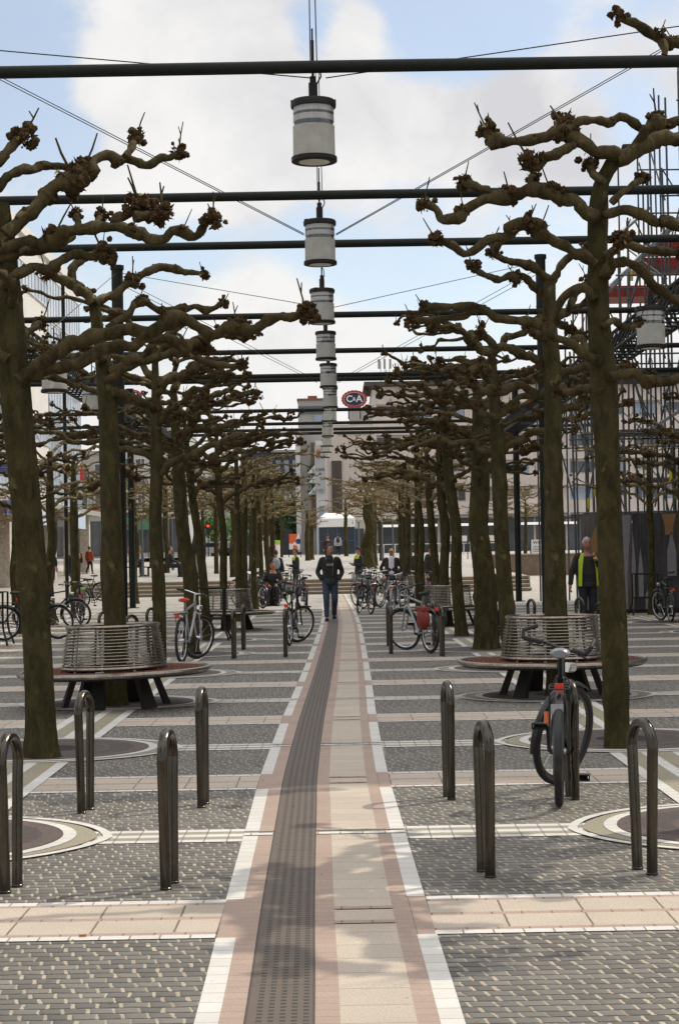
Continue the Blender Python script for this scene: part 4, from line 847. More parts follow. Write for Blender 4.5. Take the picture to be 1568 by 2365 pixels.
# ------------------------------------------------------------------ hairpin bicycle stands
def make_stand():
    b = MB(); pts = [(0, -.085, 0), (0, -.10, .3), (0, -.118, .58)]
    for i in range(9): a = math.pi - i * math.pi / 8; pts.append((0, .122 * math.cos(a), .605 + .122 * math.sin(a)))
    pts += [(0, .118, .58), (0, .10, .3), (0, .085, 0)]
    b.tube(spline(pts, .03), .0265, 14)
    for s_ in (-1, 1): b.lathe([(.0285, 0), (.0285, .01), (.0265, .012)], 14, (0, .085 * s_, 0))
    return b.build('bicycle_stand', MT['steel'])
st = make_stand(); first = True
STANDS = [(*G(392, 2047).xy, -.12, 'nearest stand left of the path'), (*G(470, 1861).xy, -.07, 'second stand left of the path, before the front bench'), (*G(199, 1874).xy, -.18, 'stand right of the nearest left tree trunk'), (*G(27, 2055).xy, -.16, 'stand cut by the left frame edge'),
          (*G(1122, 2020).xy, .15, 'nearest stand right of the path'), (*G(1037, 1844).xy, .10, 'second stand right of the path, tallest in the picture gap'), (*G(1488, 2014).xy, .26, 'stand in front of the nearest right tree trunk'), (*G(1321, 1843).xy, .1, 'stand against which the near bicycle leans'),
          (*G(541, 1521).xy, -.1, 'stand before the farther left bench, outer one'), (*G(563, 1500).xy, -.1, 'stand before the farther left bench, inner one'), (*G(660, 1517).xy, -.05, 'stand beside the dark mountain bicycle'), (*G(903, 1510).xy, .05, 'stand left of the red pannier bicycle'), (*G(897, 1492).xy, .05, 'stand behind the front wheel of the red pannier bicycle'), (*G(1021, 1516).xy, .12, 'stand right of the red pannier bicycle'), (*G(1003, 1492).xy, .1, 'stand behind the saddle of the red pannier bicycle'),
          (-3.63, 29.1, -.5, 'far left stand, outermost behind the front left bench'), (-2.98, 27.1, -.7, 'far left stand showing just over the front left bench'), (-3.05, 30.7, -.5, 'far left stand between the post and the slim trunk'), (3.34, 32, .4, 'far right stand left of the man in the yellow vest'), (4.24, 32.5, .5, 'far right stand in front of the man in the yellow vest'), (4.09, 29, .4, 'far right stand beside the legs of the yellow vest man')]
for x, y, rz, lab in STANDS:
    o = st if first else st.copy()
    if not first: COL.objects.link(o)
    first = False; o.location = (x, y, 0); o.rotation_euler = (0, 0, rz); tag(o, 'grey steel hairpin bicycle ' + lab, 'bicycle stand', 'hairpin bicycle stands')

# ------------------------------------------------------------------ bicycles
PAINT = {}
def paint(name, col, rough=.35, metal=0.0):
    if name not in PAINT: PAINT[name] = mat(name, col, rough, metal, .12, 10)
    return PAINT[name]
def ring_arc(R_, a0, a1, n=16, c=(0, 0)): return [(0, c[0] + R_ * math.cos(a0 + (a1 - a0) * i / n), c[1] + R_ * math.sin(a0 + (a1 - a0) * i / n)) for i in range(n + 1)]
def make_bike(label, loc, rz, frame=(.012, .012, .013), fname="black_frame", steer=0.0, step=False, basket=None, crate=False, saddle=None, guards=True, rack=True, light=True, lean=0.0, fine=False, group='parked bicycles', wheelR=.34, bag=None, drop=0.0, pannier=None, bar=.30, bdz=0.0):
    t = thing('bicycle', label, 'bicycle', loc, rz, group); t.rotation_euler = (0, lean, rz)
    fm = paint(fname, frame, .35, .3); n = 10 if fine else 6; RW, FW = Vector((0, -.50, wheelR)), Vector((0, .55, wheelR))
    ax = Vector((0, -math.sin(R(20)), math.cos(R(20)))); piv = Vector((0, .385, .75))
    SM = Matrix.Translation(piv) @ Matrix.Rotation(steer, 4, ax) @ Matrix.Translation(-piv)
    tyre_r = .026 if fine else .022
    def wheel(c, M_):
        b = MB(); b.tube([(-.04, 0, 0), (.04, 0, 0)], .022, 8); k = 18 if fine else 10
        for i in range(k): a = 2 * math.pi * i / k; b.tube([((-1) ** i * .02, .02 * math.cos(a), .02 * math.sin(a)), (0, (wheelR - .05) * math.cos(a + .2), (wheelR - .05) * math.sin(a + .2))], .0018, 3, cap=False)
        w_ = b.build('wheel', MT['chrome'], t); w_.matrix_local = M_ @ Matrix.Translation(c)
        MB().torus((0, 0, 0), wheelR - tyre_r, tyre_r, 44 if fine else 28, 8 if fine else 6, axis='X').build('tyre', MT['black'], w_)
        MB().torus((0, 0, 0), wheelR - .052, .011, 36 if fine else 24, 5, axis='X').build('rim', MT['chrome'] if not fine else MT['blackgloss'], w_)
        return w_
    wheel(RW, Matrix.Identity(4)); wheel(FW, SM)
    b = MB(); BB = (0, -.06, .29); ST = (0, -.21, .78); HT, HBm = (0, .33, .90), (0, .375, .74)
    b.tube([BB, ST], .016, n)
    if step: b.tube(spline([HBm, (0, .2, .52), (0, .05, .33), BB], .05), .020, n); b.tube(spline([HT, (0, .18, .60), (0, .0, .42), (0, -.12, .46)], .05), .014, n)
    else: b.tube([ST, (0, .34, .86)], .017, n); b.tube([HBm, BB], .021, n)
    b.tube([HT, HBm], .022, n)
    for s_ in (-1, 1): b.tube([(s_ * .02, -.21, .76), (s_ * .06, RW.y, RW.z)], .009, n); b.tube([(s_ * .03, -.07, .29), (s_ * .06, RW.y, RW.z)], .010, n)
    b.tube([ST, (0, -.255, .91)], .014, n); b.build('frame', fm, t)
    b = MB()
    for s_ in (-1, 1): b.tube(spline([(s_ * .015, .385, .735), (s_ * .055, .41, .69), (s_ * .058, .48, .5), (s_ * .056, FW.y, FW.z)], .06), [.014] * len(spline([(s_ * .015, .385, .735), (s_ * .055, .41, .69), (s_ * .058, .48, .5), (s_ * .056, FW.y, FW.z)], .06)), n)
    o = b.build('fork', fm, t); o.matrix_local = SM
    b = MB(); b.tube([(0, .33, .88), (0, .315, .99), (0, .35, 1.01)], .014, n)
    if drop: b.tube(spline([(-bar * .75, .10, .98), (-bar * .72, .30, 1.0), (-.1, .36, 1.01), (0, .36, 1.01), (.1, .36, 1.01), (bar * .72, .30, 1.0), (bar * .75, .10, .98)], .04), .012, n)
    else: b.tube(spline([(-bar, .23, 1.03), (-.15, .31, 1.03), (-.04, .35, 1.01), (.04, .35, 1.01), (.15, .31, 1.03), (bar, .23, 1.03)], .04), .012, n)
    h = b.build('handlebar', MT['chrome'] if step or saddle == 'red' else MT['blackgloss'], t); h.matrix_local = SM @ Matrix.Translation((0, 0, bdz))
    for s_ in (-1, 1):
        b = MB(); e = (s_ * bar, .23, 1.03) if not drop else (s_ * bar * .74, .11, .98); i_ = (s_ * (bar - .12), .265, 1.03) if not drop else (s_ * bar * .73, .22, .99); b.tube([e, i_], .017, n); b.build('grip', MT['black'], h)
        b = MB(); b.tube([(s_ * (bar - .13), .285, 1.02), (s_ * (bar - .10), .32, 1.0), (s_ * (bar - .01), .29, .995)], .006, 5)
        if fine: b.tube([(s_ * (bar + .0), .22, 1.03), (s_ * (bar + .02), .24, 1.08), (s_ * (bar - .02), .33, 1.12)], .015, 7)
        b.build('brake_lever', MT['black'], h)
    b = MB(); v = []
    for y, wx, z0, z1 in ((-.37, .055, .905, .95), (-.34, .085, .895, .965), (-.27, .075, .895, .96), (-.19, .035, .905, .955), (-.10, .022, .91, .95)):
        v += [(wx * math.cos(a), y, (z0 + z1) / 2 + (z1 - z0) / 2 * math.sin(a)) for a in np.arange(10) * math.pi / 5]
    b.add(v, [(i * 10 + j, i * 10 + (j + 1) % 10, (i + 1) * 10 + (j + 1) % 10, (i + 1) * 10 + j) for i in range(4) for j in range(10)] + [tuple(range(9, -1, -1)), tuple(range(40, 50))])
    smat = MT['black'] if not saddle else {'red': paint("red_saddle", (.5, .035, .025), .5), 'silver': paint("silver_cover", (.20, .21, .23), .35, .2), 'brown': paint("brown_saddle", (.18, .08, .035), .5)}[saddle]
    sd_o = b.build('saddle', smat, t); sd_o.scale = (.80, 1, 1) if fine else (1, 1, 1)
    b = MB(); b.tube([(-.07, -.06, .29), (.07, -.06, .29)], .018, 8); MBc = MB(); b.lathe([(0, 0), (0, 0)], 3) if 0 else None
    b.torus((.05, -.06, .29), .085, .008, 20, 4, axis='X'); b.tube([(.075, -.06, .29), (.085, -.06, .13)], .010, 6); b.tube([(-.075, -.06, .29), (-.085, -.06, .45)], .010, 6)
    b.tube([(.05, -.06, .375), (.05, -.5, .375)], .005, 4); b.tube([(.05, -.06, .205), (.05, -.5, .31)], .005, 4); o = b.build('crank', MT['darkmetal'], t)
    for s_, z in ((1, .13), (-1, .45)): b = MB(); b.box((s_ * .135, -.06, z + .017), (.09, .08, .008)); b.box((s_ * .135, -.06, z - .017), (.09, .08, .008)); b.box((s_ * .18, -.06, z), (.008, .08, .035)); b.tube([(s_ * .08, -.06, z), (s_ * .17, -.06, z)], .012, 6); b.build('pedal', MT['black'], o)
    gm = MT['blackgloss'] if not step else paint("grey_mudguard", (.25, .25, .26), .35, .4)
    if guards:
        for c, a0, a1, M_ in ((RW, R(20), R(205), Matrix.Identity(4)), (FW, R(60), R(200), SM)):
            b = MB(); v = []; n_ = 18
            for i in range(n_ + 1):
                a = a0 + (a1 - a0) * i / n_
                for x, dr in ((-.032, -.014), (-.02, .004), (0, .010), (.02, .004), (.032, -.014)): rr = wheelR + .018 + dr; v.append((x, c.y + rr * math.cos(a), c.z + rr * math.sin(a)))
            b.add(v, [(i * 5 + j, i * 5 + j + 1, (i + 1) * 5 + j + 1, (i + 1) * 5 + j) for i in range(n_) for j in range(4)]); g_ = b.build('mudguard', gm, t); g_.matrix_local = M_
    if rack:
        b = MB()
        for s_ in (-1, 1): b.tube([(s_ * .06, -.22, .73), (s_ * .06, -.72, .74)], .006, 5); b.tube([(s_ * .06, -.6, .735), (s_ * .06, -.5, .34)], .006, 5)
        for y in (-.3, -.5, -.72): b.tube([(-.06, y, .735), (.06, y, .735)], .006, 5)
        b.build('luggage_rack', MT['chrome' if step else 'blackgloss'], t)
    if light:
        b = MB(); b.box((0, -.75, .70), (.065, .03, .06)) if not fine else b.box((0, -.60, .735), (.055, .04, .05)); o = b.build('rear_light', paint("red_lens", (.62, .045, .02), .25), t)
        b = MB(); b.tube([(0, .43, .80), (0, .50, .80)], .034, 10); o = b.build('headlight', MT['chrome'], t); o.matrix_local = SM
    if basket:
        b = MB(); x, y0, y1, z0, z1 = .17, .44, .72, .80, 1.02
        for k in range(8):
            f = k / 7
            for yy in (y0, y1): b.tube([(-x + 2 * x * f, yy, z0), (-x + 2 * x * f, yy, z1)], .004, 4)
            for xx in (-x, x): b.tube([(xx, y0 + (y1 - y0) * f, z0), (xx, y0 + (y1 - y0) * f, z1)], .004, 4)
        for z in (z0, (z0 + z1) / 2, z1): b.tube([(-x, y0, z), (x, y0, z), (x, y1, z), (-x, y1, z), (-x, y0, z)], .006, 4)
        for k in range(6): b.tube([(-x, y0 + (y1 - y0) * k / 5, z0), (x, y0 + (y1 - y0) * k / 5, z0)], .004, 4)
        o = b.build('basket', MT['chrome'] if basket == 'wire' else paint("brown_basket", (.2, .11, .045), .7), t); o.matrix_local = SM
    if crate:
        b = MB(); x, y0, y1, z0, z1 = .18, -.82, -.38, .76, .98
        for z in (z0, z0 + .07, z0 + .14, z1):
            b.bar((-x, y0, z), (x, y0, z), .02, .012); b.bar((-x, y1, z), (x, y1, z), .02, .012); b.bar((-x, y0, z), (-x, y1, z), .02, .012); b.bar((x, y0, z), (x, y1, z), .02, .012)
        for k in range(7):
            f = k / 6
            for yy in (y0, y1): b.bar((-x + 2 * x * f, yy, z0), (-x + 2 * x * f, yy, z1), .014, .012)
            for xx in (-x, x): b.bar((xx, y0 + (y1 - y0) * f, z0), (xx, y0 + (y1 - y0) * f, z1), .014, .012)
        b.sheet(-x, x, y0, y1, z0); b.build('crate', paint("grey_crate", (.22, .23, .24), .5), t)
    if pannier:
        for s_ in (-1, 1): b = MB(); b.blob((s_ * .15, -.58, .56), .2, random.Random(4), 2, .05, (.42, .85, .95)); b.box((s_ * .15, -.58, .70), (.14, .30, .05)); b.build('pannier', paint(*pannier) if s_ < 0 else paint("black_pannier", (.02, .02, .02), .5), t)
    if bag:
        o = MB().blob((0, .5, .95), .17, random.Random(9), 2, .13, (1, .9, .9)); o = o.build('bag', paint(*bag), t); o.matrix_local = SM
    return t
q = G(1292, 1863)
make_bike('near black bicycle seen from behind, front wheel turned, leaning on a stand at right', (q.x + .066, q.y + .49, 0), -0.138, steer=-.58, saddle='silver', fine=True, lean=.02, bar=.245, bdz=-.09)
hero = bpy.data.objects['bicycle']
o = MB().tube([(-.075, -.42, .50), (-.075, -.40, .57)], .022, 10).build('reflector', paint("orange_lens", (.6, .12, .02), .3), hero)
o = MB().box((-.01, -.73, .615), (.075, .012, .06)).build('plate', paint("silver_plate", (.35, .34, .36), .4, .3), hero)
fw_ = [c for c in hero.children if c.name.startswith('fork')][0]; o = MB().box((0, .205, .50), (.055, .035, .13)).build('mudguard_flap', MT['black'], hero); o.matrix_local = fw_.matrix_local.copy()
def bk(px, py, rz, label, **k): q = G(px, py); return make_bike(label, (q.x, q.y, 0), rz, **k)
bk(965, 1506, .36, 'silver and green bicycle with a red pannier, between two stands right of the path', frame=(.30, .32, .31), fname="silver_green_frame", steer=.52, pannier=("red_pannier", (.22, .025, .02), .5), saddle=None)
bk(440, 1528, -.17, 'silver city bicycle with a bright red saddle, left before the ring bench', frame=(.35, .35, .36), fname="silver_frame", steer=-.52, saddle='red', guards=False)
bk(680, 1489, -.15, 'dark mountain bicycle with its front wheel turned, at the left stand by the path', steer=-.7, guards=False, rack=False)
bk(703, 1412, .10, 'dark upright bicycle close to the left path edge, handlebar highest of its group', steer=-.5, bar=.28)
CL = [(590, 1405, .5, 'dark bicycle with a white helmet shaped cover, left cluster behind the ring bench', dict(bag=("white_cover", (.55, .55, .55), .6))), (612, 1400, 2.9, 'dark bicycle with a round yellowish lamp in the left cluster', dict(steer=.4)), (632, 1396, .2, 'dark bicycle with a wire basket in the middle of the left cluster', dict(basket='wire')), (655, 1398, 2.8, 'black step through bicycle at the right of the left cluster', dict(step=True)), (578, 1380, 1.2, 'grey bicycle seen sideways at the back of the left cluster', dict(frame=(.2, .2, .2), fname="grey_frame"))]
for x, y, rz, lab, k in CL: bk(x, y, rz, lab, **k)
CR = [(828, 1402, .1, 'bicycle with a red rear light, first right of the path by the steps', dict(steer=.4)), (858, 1405, -.5, 'black bicycle carrying a grey slatted crate, right of the path', dict(crate=True)), (890, 1400, 2.6, 'silver bicycle with swept chrome handlebar, right cluster', dict(step=True, steer=-.4, frame=(.3, .3, .3), fname="silver_frame")), (900, 1385, -.2, 'bicycle with a bulging bright green bag, right cluster', dict(bag=("green_bag", (.02, .22, .03), .6))), (925, 1392, 2.9, 'bicycle with a brown wicker basket and red bottle, right cluster', dict(basket='brown')), (950, 1400, -.6, 'white and silver bicycle at the right end of the cluster', dict(frame=(.5, .5, .5), fname="white_frame", step=True)), (875, 1378, .9, 'dark bicycle at the back of the right cluster', {}), (1000, 1400, -.2, 'bicycle with a white grip beside the dark tree trunk, right', dict(steer=.5))]
for x, y, rz, lab, k in CR: bk(x, y, rz, lab, **k)
MORE = [(598, 1388, 2.8, 'dark bicycle second from the back of the left cluster', dict(steer=.3)), (622, 1384, -.3, 'brown bicycle half hidden in the left cluster', dict(frame=(.12, .06, .03), fname="brown_frame", step=True)), (644, 1382, .4, 'dark bicycle with a black bag on the bar, left cluster', dict(bag=("black_bag", (.02, .02, .02), .6))), (668, 1386, -.2, 'green framed bicycle at the back right of the left cluster', dict(frame=(.02, .08, .04), fname="green_frame")), (690, 1378, .3, 'dark bicycle by the police officer at the left', dict(steer=-.4)), (566, 1396, -.5, 'grey bicycle just above the left ring bench back', dict(frame=(.25, .25, .25), fname="grey_frame2", step=True)),
        (838, 1378, -.3, 'dark bicycle before the right police officer', dict(steer=.4)), (860, 1374, .3, 'step through bicycle behind the slatted crate', dict(step=True)), (915, 1376, -.4, 'yellowish bicycle in the right cluster', dict(frame=(.35, .24, .03), fname="yellow_frame")), (940, 1380, .4, 'dark bicycle left of the grey jacket man', dict(steer=.6)), (968, 1390, -.3, 'red bicycle behind the right ring bench', dict(frame=(.25, .03, .02), fname="red_frame")), (845, 1418, .25, 'black bicycle nearest the path in the right cluster', dict(steer=-.5, basket='wire')), (912, 1418, -.15, 'chrome barred city bicycle in front of the right cluster', dict(step=True, steer=.35)), (985, 1372, .5, 'dark bicycle farthest right before the steps', {}), (1020, 1380, -.5, 'dark bicycle behind the thick right trunk', dict(steer=.3))]
for x, y, rz, lab, k in MORE: bk(x, y, rz, lab, **k)
bk(1152, 1412, -.4, 'dark bicycle with curved handlebar between two right hand trunks', steer=.6, drop=1); bk(1148, 1488, .2, 'dark bicycle mostly hidden behind the thick right trunk', steer=.5)
bk(70, 1478, -1.25, 'black bicycle with pale tyres seen sideways at the left edge', steer=.2, rack=True); bk(120, 1455, -1.35, 'dark bicycle partly behind the nearest left trunk', steer=-.3); bk(186, 1443, .15, 'black bicycle seen head on behind the front left bench', steer=.3); bk(222, 1408, -1.2, 'bicycle seen sideways with bright wheel rims behind the left bench', step=True)
bk(208, 1385, 1.3, 'dark bicycle farthest back in the left group', {} and 0 or None) if 0 else bk(205, 1388, 1.3, 'dark bicycle farthest back in the left group')
bk(1536, 1436, .05, 'dark bicycle seen from behind at the right edge beside the hoarding', steer=.3)

# ------------------------------------------------------------------ people
def remeshed(b, vox, name, m_, parent, extra=None):
    o = b.build(name, m_, None, smooth=True); md = o.modifiers.new('r', 'REMESH'); md.mode = 'VOXEL'; md.voxel_size = vox
    s2 = o.modifiers.new('s', 'SMOOTH'); s2.iterations = 3; s2.factor = .5
    dg = bpy.context.evaluated_depsgraph_get(); me = bpy.data.meshes.new_from_object(o.evaluated_get(dg)); bpy.data.objects.remove(o)
    me.name = name
    if extra: # hands with their fingers, features of the head: joined into the same mesh
        import bmesh
        bm = bmesh.new(); bm.from_mesh(me); t = bpy.data.meshes.new('t'); t.from_pydata(extra.v, [], extra.f); bm.from_mesh(t); bm.to_mesh(me); bm.free(); bpy.data.meshes.remove(t)
    me.polygons.foreach_set('use_smooth', [True] * len(me.polygons)); me.materials.clear(); me.materials.append(m_)
    o = bpy.data.objects.new(name, me); COL.objects.link(o); o.parent = parent; return o
POSE = {
 'stand': {}, 'walk': dict(knR=(.10, .14, .50), anR=(.10, .20, .09), knL=(-.10, .06, .50), anL=(-.09, -.26, .13)),
 'pockets': dict(elR=(.285, -.07, 1.14), wrR=(.20, .08, .96), elL=(-.285, -.07, 1.14), wrL=(-.20, .08, .96)),
 'sit': dict(drop=.46, knR=(.13, .42, .52), knL=(-.13, .42, .52), anR=(.13, .45, .09), anL=(-.13, .40, .09), wrR=(.12, .36, .62), wrL=(-.12, .36, .62), elR=(.27, .12, .72), elL=(-.27, .12, .72)),
 'eat': dict(elR=(.30, .0, 1.14), wrR=(.34, .02, .88), elL=(-.30, .06, 1.13), wrL=(-.12, .24, 1.36)), 'hold': dict(elR=(.28, .02, 1.13), wrR=(.10, .26, 1.16), elL=(-.28, .02, 1.13), wrL=(-.08, .27, 1.14)),
 'hips': dict(elR=(.33, -.10, 1.15), wrR=(.22, -.02, .97), elL=(-.33, -.10, 1.15), wrL=(-.22, -.02, .97)), 'bend': dict(lean=.28, elR=(.24, .42, .98), wrR=(.2, .52, .78), elL=(-.24, .42, .98), wrL=(-.2, .52, .78))}
for k_ in ('walkpockets',): POSE[k_] = {**POSE['walk'], **POSE['pockets']}
HAIR = dict(brown=(.035, .02, .012), black=(.012, .01, .01), red=(.20, .045, .015), grey=(.38, .37, .36), dark=(.02, .015, .012), blond=(.25, .16, .07))
def person(label, loc, rz, pose='stand', top=(.015, .015, .016), legs=(.02, .022, .03), shoe=(.012, .012, .012), hair='brown', height=1.76, skin=(.40, .20, .13), shirt=None, vest=None, pack=None, cap=None, long_hair=False, bald=False, turn=0.0, fat=1.0, topname=None, extra=None, fine=False):
    t = thing('person', label, 'person', loc, rz); t.rotation_euler = (0, 0, rz); sc = height / 1.78; t.scale = (sc, sc, sc)
    p = POSE[pose]; drop = p.get('drop', 0); lean = p.get('lean', 0)
    pz = .94 - drop; pel = Vector((0, 0, pz)); che = Vector((0, lean, pz + .46 - lean * .3)); J = {}
    J['shR'] = che + Vector((.185, 0, .03)); J['shL'] = che + Vector((-.185, 0, .03))
    D0 = dict(elR=(.25, -.03, 1.14 - drop), wrR=(.265, .06, .89 - drop), elL=(-.25, -.03, 1.14 - drop), wrL=(-.265, .06, .89 - drop), knR=(.095, .025, .50), anR=(.095, -.03, .09), knL=(-.095, .025, .50), anL=(-.095, -.03, .09))
    for k, v in D0.items(): J[k] = Vector(p.get(k, v))
    J['hiR'] = pel + Vector((.09, 0, 0)); J['hiL'] = pel + Vector((-.09, 0, 0))
    nk = che + Vector((0, lean * .2, .12)); hd = che + Vector((0, lean * .35 + .015, .265))
    sm = paint("skin_%02d" % int(skin[0] * 100), skin, .55)
    vox = .016 if fine else .022
    def torso(b, g, z0=-.08, z1=.14, arms=None):
        prof = [(-.08, .165, .115), (.04, .160, .115), (.16, .150 * fat, .108 * fat), (.30, .172 * (fat * .5 + .5), .118), (.42, .185, .112), (.49, .155, .090), (.545, .075, .068), (.60, .055, .055)]
        v = []; k = 0
        for z, rx, ry in prof:
            if z < z0 or z > z1: continue
            f = max(0, min(1, z / .46)); c = pel.lerp(che, f) if z <= .46 else che + Vector((0, 0, z - .46)); k += 1
            v += [(c.x + (rx + g) * math.cos(a), c.y + (ry + g) * math.sin(a), c.z if z > .46 else pel.z + (che.z - pel.z) * (z / .46)) for a in np.arange(16) * math.pi / 8]
        b.add(v, [(i * 16 + j, i * 16 + (j + 1) % 16, (i + 1) * 16 + (j + 1) % 16, (i + 1) * 16 + j) for i in range(k - 1) for j in range(16)] + [tuple(range(15, -1, -1)), tuple(range(16 * (k - 1), 16 * k))])
    def arm(b, s_, g, end=1.0):
        sh, el, wr = J['sh' + s_], J['el' + s_], J['wr' + s_]; wr = el.lerp(wr, end)
        pts = spline([sh.lerp(che, .35) + Vector((0, 0, .0)), sh, sh.lerp(el, .5), el, el.lerp(wr, .5), wr], .05); k = len(pts); b.tube(pts, [(.058 - .024 * i / (k - 1)) + g for i in range(k)], 10)
    def leg(b, s_, g, cut=1.0):
        hi, kn, an = J['hi' + s_], J['kn' + s_], J['an' + s_]; an = kn.lerp(an, cut); pts = spline([hi + Vector((0, 0, .03)), hi.lerp(kn, .5), kn, kn.lerp(an, .4) + Vector((0, -.015, 0)), an], .05); k = len(pts)
        b.tube(pts, [(.088 - .046 * (i / (k - 1)) ** .9) + g for i in range(k)], 10)
    HM = Matrix.Translation(hd) @ Matrix.Rotation(turn, 4, 'Z') @ Matrix.Rotation(lean * -.5, 4, 'X')
    b = MB(); torso(b, -.012, -.08, .61)
    for s_ in 'RL': arm(b, s_, -.010); leg(b, s_, -.012)
    b.tube([nk - Vector((0, 0, .06)), hd - Vector((0, .01, .03))], [.058, .054], 10)
    V, F = ICO[2]; v = []
    for x, y, z in V:
        k = 1 - .24 * max(0, -z) ** 1.5; q_ = Vector((x * .078 * k, y * .098 * (1 - .10 * max(0, -z)) + (.014 if z < -.3 and y > 0 else 0), z * .122)); v.append(HM @ q_)
    b.add(v, F)
    b.add([HM @ Vector(q_) for q_ in ((-.016, .088, -.028), (.016, .088, -.028), (0, .092, .022), (0, .120, -.024), (0, .09, -.036))], [(0, 3, 2), (3, 1, 2), (0, 4, 3), (4, 1, 3), (0, 2, 1, 4)])
    for s_ in (-1, 1): b.blob(HM @ Vector((s_ * .078, -.005, -.012)), .028, random.Random(2), 1, 0, (.45, .8, 1.15))
    for s_, k in ((1, 'R'), (-1, 'L')):
        an = J['an' + k]; b.blob(an + Vector((0, .07, -.05)), .06, random.Random(3), 1, 0, (.7, 2.0, .6))
    ex = MB()
    for s_, k in ((1, 'R'), (-1, 'L')):
        if 'pockets' in pose: continue
        wr = J['wr' + k]; d = (wr - J['el' + k]).normalized(); side = d.cross(Vector((0, 1, 0)) if abs(d.y) < .8 else Vector((0, 0, 1))).normalized(); fl = d.cross(side).normalized()
        palm = wr + d * .045; Mx = Matrix((fl, side, d)).transposed()
        b.tube([wr - d * .02, wr + d * .03, wr + d * .085], [.030, .036, .030], 8)
        for j in range(4):
            o_ = fl * (.033 - .022 * j); l_ = (.062, .072, .066, .05)[j]; a0 = wr + d * .075 + o_; cu = side * (.012 + .03 * (pose in ('eat', 'hold'))) * (1 if s_ > 0 else -1) * -1
            ex.tube([a0, a0 + d * l_ * .5 + cu * .35, a0 + d * l_ * .85 + cu], [.0092, .0088, .0072], 6)
        ex.tube([wr + d * .02 + fl * .03, wr + d * .055 + fl * .055, wr + d * .085 + fl * .058], [.011, .010, .008], 6)
    body = remeshed(b, vox, 'body', sm, t, ex)
    fb = MB()
    for s_ in (-1, 1):
        fb.blob(HM @ Vector((s_ * .031, .086, .008)), .0095, random.Random(1), 1, 0, (1.2, .7, .8)); fb.bar(HM @ Vector((s_ * .016, .092, .030)), HM @ Vector((s_ * .05, .084, .032)), .007, .006)
    fb.bar(HM @ Vector((-.022, .093, -.062)), HM @ Vector((.022, .093, -.062)), .007, .006); fb.build('facial_features', paint("dark_features", (.05, .02, .015), .6), t)
    if not bald:
        b = MB(); v = []
        for x, y, z in ICO[2][0]:
            q_ = Vector((x * .088, y * .106 - .012, z * .128 + .014))
            if y > .15 and z < .55: q_ = Vector((x * .07, y * .085, z * .10))
            if z < -.35: q_ = Vector((x * .065, y * .07 - .02, z * .10))
            v.append(HM @ q_)
        b.add(v, ICO[2][1])
        if long_hair: b.tube([HM @ Vector((0, -.06, .03)), HM @ Vector((0, -.10, -.12)), HM @ Vector((0, -.11, -.30)), HM @ Vector((0, -.10, -.40))], [.085, .10, .09, .04], 10)
        b.build('hair', paint("hair_" + hair, HAIR[hair], .6), t)
    elif hair == 'grey':
        b = MB(); b.add([HM @ Vector((x * .084, y * .100 - .018, z * .07 + .0)) for x, y, z in ICO[1][0]], ICO[1][1]); b.build('hair', paint("hair_grey", HAIR['grey'], .7), t)
    if cap: b = MB(); b.add([HM @ Vector((x * .093, y * .108, max(z, -.1) * .10 + .055)) for x, y, z in ICO[2][0]], ICO[2][1]); b.add([HM @ Vector(q_) for q_ in ((-.07, .08, .05), (.07, .08, .05), (.05, .17, .04), (-.05, .17, .04), (-.07, .08, .04), (.07, .08, .04), (.05, .17, .032), (-.05, .17, .032))], [(0, 1, 2, 3), (7, 6, 5, 4), (0, 3, 7, 4), (1, 5, 6, 2), (2, 6, 7, 3)]); b.build('cap', paint("cap_%02d" % int(cap[0] * 100), cap, .7), t)
    b = MB(); torso(b, .022, -.09, .53)
    if pose != 'sit': b.tube([pel - Vector((0, 0, .02)), pel - Vector((0, 0, .10))], [.17, .165], 14)
    for s_ in 'RL': arm(b, s_, .016, .98)
    tn = topname or "top_%02d_%02d_%02d" % tuple(int(c * 99) for c in top)
    jk = remeshed(b, vox, 'jacket', mat(tn, top, .85, 0, .35, 9, .006, 22) if tn not in PAINT else PAINT[tn], t); PAINT[tn] = jk.data.materials[0]
    b = MB(); b.tube([pel + Vector((0, 0, .06)), pel - Vector((0, 0, .07))], [.155, .15], 14)
    for s_ in 'RL': leg(b, s_, .016, .97)
    ln = "legs_%02d_%02d_%02d" % tuple(int(c * 99) for c in legs)
    tr = remeshed(b, vox, 'trousers', mat(ln, legs, .85, 0, .45, 7, .006, 26) if ln not in PAINT else PAINT[ln], t); PAINT[ln] = tr.data.materials[0]
    for k in 'RL':
        an = J['an' + k]; b = MB(); b.blob(an + Vector((0, .055, -.045)), .062, random.Random(3), 2, 0, (.82, 2.2, .72)); b.box(an + Vector((0, .055, -.083)), (.09, .27, .022)); b.build('shoe', paint("shoe_%02d" % int(shoe[0] * 99), shoe, .5), t)
    if shirt:
        b = MB(); v = []
        for z, x in ((.60, .035), (.56, .075), (.48, .085), (.3, .085), (.12, .08), (.0, .07)): v += [(x * s2, che.y + (.118 if z < .5 else .10 if z < .57 else .075) + .028 - .02 * abs(s2) - (.0 if z > .3 else -.008), pel.z + z) for s2 in (-1, -.5, 0, .5, 1)]
        b.add(v, [(i * 5 + j, i * 5 + j + 1, (i + 1) * 5 + j + 1, (i + 1) * 5 + j) for i in range(5) for j in range(4)]); b.build('shirt', paint("shirt_%02d" % int(shirt[0] * 99), shirt, .8), t)
